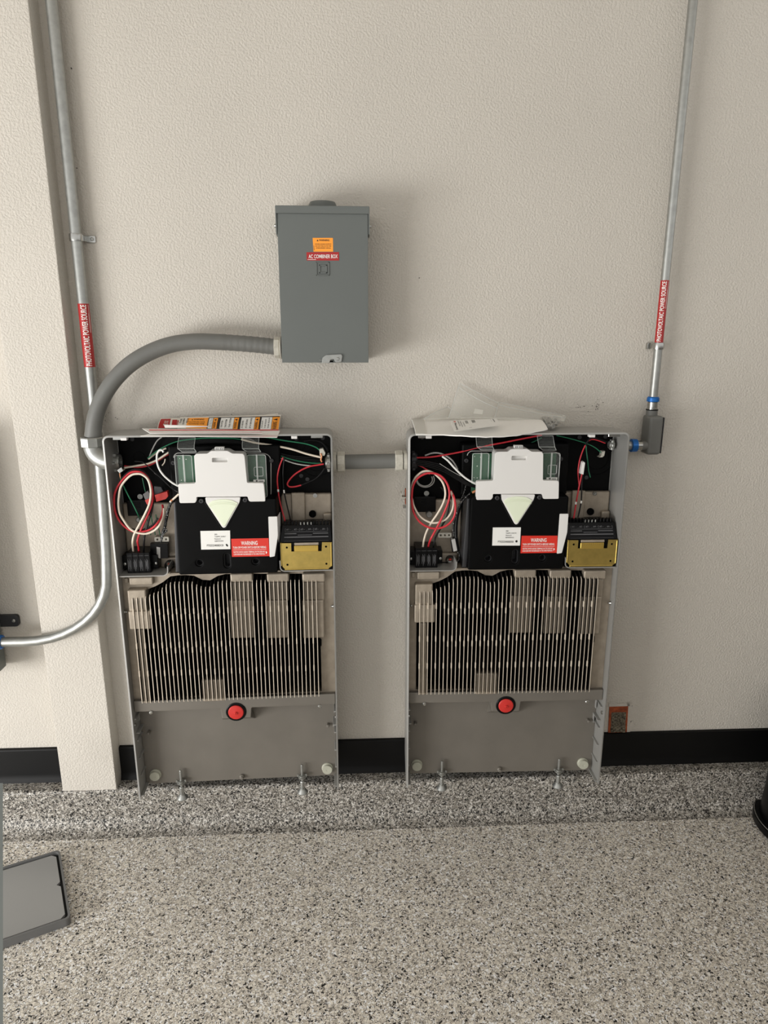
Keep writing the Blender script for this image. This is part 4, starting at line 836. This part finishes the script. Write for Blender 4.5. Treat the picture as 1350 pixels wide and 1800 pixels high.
# printed label sheets leaning on the wall above the left unit
cZ = crop(270, 720, 11.25); cY = crop(380, 720, 11.25)
def lean(pxs, ys): return [at(*p, y) for p, y in zip(pxs, ys)]
f = quadfn(*lean((cZ(75, 372), cZ(560, 362), cZ(560, 165), cZ(150, 172)), (-.055, -.055, -.022, -.022)), bend=.004)
o = thing('label_sheet', 'dark red printed label sheet leaning on the wall, leftmost above the left battery unit', 'label sheet', f(.5, 0), group='printed label sheets')
bm = NB(); patch(bm, f, nv=4); part('backing', bm, 'sheetw', o)
bm = NB(); patch(bm, f, .03, .49, .0, .88, nv=4, off=.0006); l = part('red_block', bm, 'labd', o); letter('lettering', f, [('SOLAR', .24, .40, .42, .62), ('BREAKER', .22, .20, .44, .34)], 'sheetw', l, off=.001)
bm = NB(); patch(bm, f, .58, .80, .05, .74, nv=4, off=.0006); part('red_block', bm, 'labd', o)
bm = NB(); patch(bm, f, .82, .93, .05, .66, nv=4, off=.0006); part('red_block', bm, 'labd', o); rebase(o)
f = quadfn(*lean((cZ(470, 372), cY(1235, 420), cY(1282, 100), cZ(530, 152)), (-.068, -.068, -.030, -.030)), bend=.004)
o = thing('label_sheet', 'long orange and black warning label sheet leaning on the wall above the left battery unit', 'label sheet', f(.5, 0), group='printed label sheets')
bm = NB(); patch(bm, f, nu=2, nv=4); part('backing', bm, 'sheetw', o)
def uof(px): return (px-cZ(500, 0)[0])/(cY(1258, 0)[0]-cZ(500, 0)[0])
letter('lettering', f, [('THIS', .01, .35, .03, .8, 90), ('EQUIPMENT', .04, .3, .06, .85, 90), ('FED BY', .075, .4, .095, .85, 90)], 'inkb', o, off=.0006)
bm = NB(); patch(bm, f, uof(cZ(665, 0)[0]), uof(cZ(1070, 0)[0]), .02, .86, nv=4, off=.0006); l = part('orange_label', bm, 'laboran', o)
u0, u1 = uof(cZ(665, 0)[0]), uof(cZ(1070, 0)[0]); letter('lettering', f, [('WARNING', u0+.3*(u1-u0), .62, u0+.8*(u1-u0), .76), ('DUAL POWER SUPPLY SOURCES', u0+.1*(u1-u0), .42, u0+.87*(u1-u0), .50), ('PHOTOVOLTAIC SYSTEM', u0+.1*(u1-u0), .28, u0+.85*(u1-u0), .36)], 'inkb', l, off=.0010, extra=[((u0+.2*(u1-u0), .62), (u0+.27*(u1-u0), .62), (u0+.235*(u1-u0), .74))])
bm = NB(); patch(bm, f, uof(cZ(1072, 0)[0]), .992, .02, .88, nu=4, nv=4, off=.0006); kb = part('black_border', bm, 'inkb', o)
for a, b, c, d, tx in ((cZ(1090, 0), cZ(1168, 0), cZ(1178, 0), cZ(1262, 0), 'THE DC'), (cY(85, 0), cY(345, 0), cY(352, 0), cY(440, 0), 'THIS SYSTEM'), (cY(490, 0), cY(758, 0), cY(764, 0), cY(852, 0), 'IF A GROUND'), (cY(890, 0), cY(1100, 0), cY(1108, 0), cY(1250, 0), 'THE EQUIP')):
    ua, ub, uc, ud = (uof(q[0]) for q in (a, b, c, d))
    bm = NB(); patch(bm, f, ua, ub, .03, .80, nv=4, off=.0010); l = part('white_panel', bm, 'labw', kb)
    bm = NB(); patch(bm, f, uc, ud, .03, .80, nv=4, off=.0010); part('orange_panel', bm, 'laboran', kb)
    w_ = (ub-ua)/4
    letter('lettering', f, [(tx, ua+w_*(.3+j*1.2), .1, ua+w_*(.8+j*1.2), .55+.1*((j*7) % 3), 90) for j in range(3)]+[('WARNING', uc+.1*(ud-uc), .05, uc+.75*(ud-uc), .48, 90)], 'inkb', kb, off=.0014, extra=[((uc+.1*(ud-uc), .62), (uc+.1*(ud-uc)+.6*(ud-uc), .55), (uc+.1*(ud-uc)+.6*(ud-uc), .69))])
rebase(o)
f = quadfn(*lean((cY(800, 230), cY(1230, 230), cY(1222, 70), cY(850, 112)), (-.026, -.026, -.014, -.014)))
o = thing('label_sheet', 'red edged label sheet mostly hidden behind the orange warning sheet', 'label sheet', f(.5, 0), group='printed label sheets')
bm = NB(); patch(bm, f); part('backing', bm, 'sheetw', o); bm = NB(); patch(bm, f, .1, .97, .1, .82, off=.0006); part('red_block', bm, 'labd', o); rebase(o)
def slab_paper(name, label, cat, pxs, zs, sag=0.0, m='paper', th=.0012, group=None, nu=8):
    """sheet lying on a unit: corners front-left, front-right, back-right, back-left given as pixel + height"""
    f = quadfn(*[atz(*p, z) for p, z in zip(pxs, zs)], bend=sag); bm = NB(); patch(bm, f, nu=nu, nv=4, th=th)
    o = obj(name, bm, m, None, smooth=60); c = f(.5, .5); o.data.transform(Matrix.Translation(-c)); o.location = c
    return tag(o, label, cat, group), f
z0 = ZT[0]
slab_paper('paper_envelope', 'white paper envelope lowest in the stack, overhanging the front of the left battery unit', 'paper', (cT(690, 146), (487, 768.5), (492, 757), cT(830, 112)), (z0+.0025, z0+.002, z0+.006, z0+.006), group='papers on the left unit')
slab_paper('paper_envelope', 'white paper envelope in the middle of the stack on the left battery unit', 'paper', ((263, 761), (461, 761), (455, 756), (250, 753)), (z0+.011, z0+.011, z0+.013, z0+.014), group='papers on the left unit')
slab_paper('red_edged_sheet', 'white sheet with a red edge lying on the envelopes of the left battery unit', 'paper', ((262, 757), (488, 757), (490, 756), (262, 756)), (z0+.017, z0+.016, z0+.020, z0+.020), m='labd', group='papers on the left unit')
slab_paper('rolled_sheet', 'narrow white paper strip topmost on the papers of the left battery unit', 'paper', (cZ(225, 362), cZ(1090, 345), cZ(1080, 330), cZ(205, 305)), (z0+.028, z0+.026, z0+.030, z0+.036), group='papers on the left unit')
# bags on the right unit
z1 = ZT[1]
cW = crop(700, 660, 4.3548)
def env_surface(ptsf, ptsb, n=10):
    F_ = spline(ptsf, n); B_ = spline(ptsb, n); return F_, B_
Fp = [atz(*cW(x, y), z1+dz) for x, y, dz in ((135, 450, .004), (350, 452, .003), (560, 463, .004), (700, 467, .003), (880, 458, .003), (1010, 436, .006), (1145, 408, .012))]
Bp = [atz(*cW(x, y), z1+dz) for x, y, dz in ((95, 325, .016), (320, 318, .022), (520, 316, .024), (680, 318, .024), (840, 322, .024), (960, 328, .024), (1070, 338, .022))]
F_, B_ = spline(Fp, 5), spline(Bp, 5)
def loft(bm, F_, B_, th=.003, bulge=.008, nv=6, u0=0, u1=1):
    i0, i1 = int(u0*(len(F_)-1)), int(u1*(len(F_)-1)); L = [[], []]
    for i in range(i0, i1+1):
        for s in (0, 1):
            L[s].append([bm.verts.new(F_[i].lerp(B_[i], j/nv)+Vector((0, 0, bulge*4*(j/nv)*(1-j/nv)+(.0005*math.sin(i*1.7+j*2.1)) - s*th))) for j in range(nv+1)])
    n = i1-i0
    for s in (0, 1):
        for i in range(n):
            for j in range(nv):
                q = (L[s][i][j], L[s][i+1][j], L[s][i+1][j+1], L[s][i][j+1]); bm.faces.new(q if s == 0 else q[::-1])
    for i in range(n):
        for j, k in ((0, 0), (nv, 0)): bm.faces.new((L[0][i][j], L[1][i][j], L[1][i+1][j], L[0][i+1][j]))
    for i in (0, n):
        for j in range(nv): bm.faces.new((L[0][i][j], L[0][i][j+1], L[1][i][j+1], L[1][i][j]))
o = thing('paper_envelope', 'long pale padded envelope lying on top of the right battery unit', 'envelope', F_[len(F_)//2])
bm = NB(); loft(bm, F_, B_); part('body', bm, 'paper', o, smooth=70)
bm = NB(); loft(bm, [p+Vector((0, 0, .0016)) for p in F_], [p+Vector((0, 0, .0016)) for p in B_], th=.001, u0=0, u1=.08); part('end_seal', bm, 'bagfold', o, smooth=70); rebase(o)
tg = [atz(*cW(x, y), z1+dz) for x, y, dz in ((430, 428, .0215), (785, 378, .0275), (750, 330, .037), (400, 346, .034))]
f = quadfn(*tg); o = thing('hang_tag', 'white printed tag with barcode lying on the pale envelope', 'tag', f(.5, .5))
bm = NB(); patch(bm, f, th=.0008); part('card', bm, 'labw', o)
bars = [(.42+.012*0, .45, .50, .95)]
letter('lettering', f, [('Warranty', .045, .08, .10, .76, -90), ('SCAN TO', .14, .4, .165, .92, -90), ('REGISTER', .19, .3, .21, .85, -90), ('VISIT', .24, .3, .26, .8, -90)], 'inkb', o, off=.0006, extra=[(.30+.02*j, .58, .31+.02*j, .9) for j in range(3)]+[(.33+.02*j, .12, .34+.02*j, .42) for j in range(3)]+[(.44+.011*j, .40, .446+.011*j, .92) for j in range(7)]+[(.86, .6, .865, .92), (.91, .5, .925, .92)])
letter('red_mark', f, [('!', .055, .80, .10, .94, -90)], 'labr', o, off=.0006); rebase(o)
# clear zip bags leaning on the wall
def film(pxs, ys, bend, seal, name, label, m='bag'):
    f = quadfn(*[at(*cW(*p), y) for p, y in zip(pxs, ys)], bend=bend); o = thing(name, label, 'plastic bag', f(.5, 0), group='clear plastic bags')
    bm = NB(); patch(bm, f, nu=8, nv=6, th=.0005)
    part('film', bm, m, o, smooth=70)
    bm = NB()
    for (u0, v0, u1, v1) in seal: tube(bm, [f(u0+(u1-u0)*t/8, v0+(v1-v0)*t/8, .0008) for t in range(9)], .0010, 5)
    part('zip_seal', bm, 'rim', o); return o, f
o, f = film([(385, 328), (740, 330), (770, 215), (470, 60)], (-.075, -.075, -.030, -.015), .004, [(0, .88, 1, .62), (0, 1, 1, 1), (0, .0, 0, 1)], 'zip_bag', 'clear zip bag standing tallest against the wall on the right battery unit')
bm = NB(); patch(bm, f, .50, .70, .17, .36, off=.0012); part('bag_label', bm, 'bagfold', o); rebase(o)
o, f = film([(735, 335), (1270, 352), (1280, 310), (770, 205)], (-.085, -.075, -.045, -.025), .004, [(0, .8, 1, .45), (0, 1, 1, 1), (1, 0, 1, 1), (0, 0, 0, 1)], 'zip_bag', 'clear zip bag slumped to the right across the right battery unit')
bm = NB(); patch(bm, f, .955, .998, .02, .98, off=.0012); part('side_seam', bm, 'bagfold', o); rebase(o)
o, f = film([(180, 335), (480, 330), (470, 300), (380, 240)], (-.08, -.075, -.04, -.03), .003, [(0, 1, 1, .9), (.05, 0, .02, 1)], 'zip_bag', 'crumpled clear bag lowest against the wall, left end of the right battery unit'); rebase(o)
# crumpled hardware bag
hb = [atz(*cW(x, y), z1+dz) for x, y, dz in ((1140, 415, .003), (1195, 418, .003), (1250, 360, .012), (1100, 345, .020))]; f = quadfn(*hb)
random.seed(11); bm = NB(); patch(bm, f, nu=9, nv=7, th=.008, off=.010)
for v in bm.verts: v.co += Vector((random.uniform(-.003, .003), random.uniform(-.003, .003), random.uniform(0, .009)))
o = thing('hardware_bag', 'small crumpled foil bag of dark hardware at the right end of the pale envelope', 'plastic bag', f(.5, .5)); part('film', bm, mat('foil_film', (190, 190, 186), .2, .5, alpha=.75), o, smooth=0)
bm = NB()
for k in range(4): 
    c_ = f(.12+.1*k, .35+.1*(k % 2), .004); lathe(bm, [(.006, 0), (.006, .004), (.003, .005), (.003, .016)], c_, (1, .3*k-.4, .4), 8)
part('bolts', bm, 'dgrey', o); rebase(o)

# ------------------------------------------------------------------ lid on the floor, bin, leaning rail
zt = .024
A = atz(105, 1493, zt); B = atz(124.5, 1613, zt); D = atz(0, 1526, zt); E2 = atz(0, 1655, zt)
dirx = ((D-A).normalized()+(E2-B).normalized()).normalized(); Ls = .42; TL_, BL_ = A+dirx*Ls, B+dirx*Ls
o = thing('cover_lid', 'grey metal lid lying face down on the floor at the left edge', 'lid', Vector((B.x, B.y, 0)))
def shrink(P, d):
    n = len(P); out = []
    for i in range(n):
        p, a, b = P[i], P[i-1], P[(i+1) % n]; e1 = (p-a).normalized(); e2 = (b-p).normalized()
        n1 = Vector((-e1.y, e1.x)); n2 = Vector((-e2.y, e2.x)); k = (n1+n2); out.append(p+k*(d/max(.2, (1+n1.dot(n2)))))
    return out
Q = [Vector((v.x, v.y)) for v in (BL_, B, A, TL_)]
area = sum(Q[i].x*Q[(i+1) % 4].y-Q[(i+1) % 4].x*Q[i].y for i in range(4)); sg = 1 if area > 0 else -1
I1 = shrink(Q, sg*.006); I2 = shrink(Q, sg*.0125)
bm = NB(); prism(bm, fillet([tuple(v) for v in Q], .016, 5), zt, .001, [fillet([tuple(v) for v in I1], .011, 5)], axis='Z'); part('rim', bm, mat('lid_rim', (104, 104, 103), .4), o)
bm = NB(); prism(bm, [tuple(v) for v in I1], .012, .004, axis='Z'); part('gap_base', bm, 'rubber', o)  # black sheet fills the gap between rim and inner panel
mid = (I2[1]+I2[2])/2; inn = (Vector(I2[0])-I2[1]).normalized()
ch = lambda p, a, b: [p+(a-p).normalized()*.012, p+(b-p).normalized()*.012]
PI_ = [I2[0]]+ch(I2[1], I2[0], I2[2])+[mid+(I2[1]-mid).normalized()*.010, mid+inn*.010, mid+(I2[2]-mid).normalized()*.010]+ch(I2[2], I2[1], I2[3])+[I2[3]]
bm = NB(); prism(bm, [tuple(v) for v in PI_], .0205, .008, axis='Z'); part('inner_panel', bm, 'lid', o); rebase(o)
# black bin at the right edge
cb_ = atz(1331, 1455, .0); rb = .17; cx_ = Vector((cb_.x+rb*.985, cb_.y-.02, 0))
o = thing('waste_bin', 'round black bin cut off by the right edge', 'bin', cx_)
bm = NB(); lathe(bm, [(.150, .03), (.152, .034), (.146, .10), (.140, .46), (.142, .465), (.138, .47)], (0, 0, 0), (0, 0, 1), 48); b1 = part('body', bm, 'gloss', o, smooth=40)
bm = NB(); lathe(bm, [(.165, .001), (.170, .005), (.170, .026), (.165, .031), (.152, .034)], (0, 0, 0), (0, 0, 1), 48); part('base', bm, 'gloss', o, smooth=40)
bm = NB(); tube(bm, [(.1665*math.cos(t*math.pi/32), .1665*math.sin(t*math.pi/32), .031) for t in range(65)], .002, 6, False); part('chrome_ring', bm, 'chrome', o)
# thin grey rail along the left edge
Tp = atz(3.6, 1381, .34); Bt = atz(3.6, 1900, .0)
o = thing('metal_rail', 'thin grey strip leaning along the left edge', 'rail', Bt)
bm = NB(); d_ = Tp-Bt; vs = [bm.verts.new(v) for v in (Bt, Tp, Tp+Vector((-.03, 0, 0)), Bt+Vector((-.03, 0, 0)), Bt+Vector((0, .006, .004)), Tp+Vector((0, .006, .004)), Tp+Vector((-.03, .006, .004)), Bt+Vector((-.03, .006, .004)))]
for q in ((0, 1, 2, 3), (4, 7, 6, 5), (0, 4, 5, 1), (1, 5, 6, 2), (2, 6, 7, 3), (3, 7, 4, 0)): bm.faces.new([vs[i] for i in q])
part('strip', bm, 'paint', o); rebase(o)
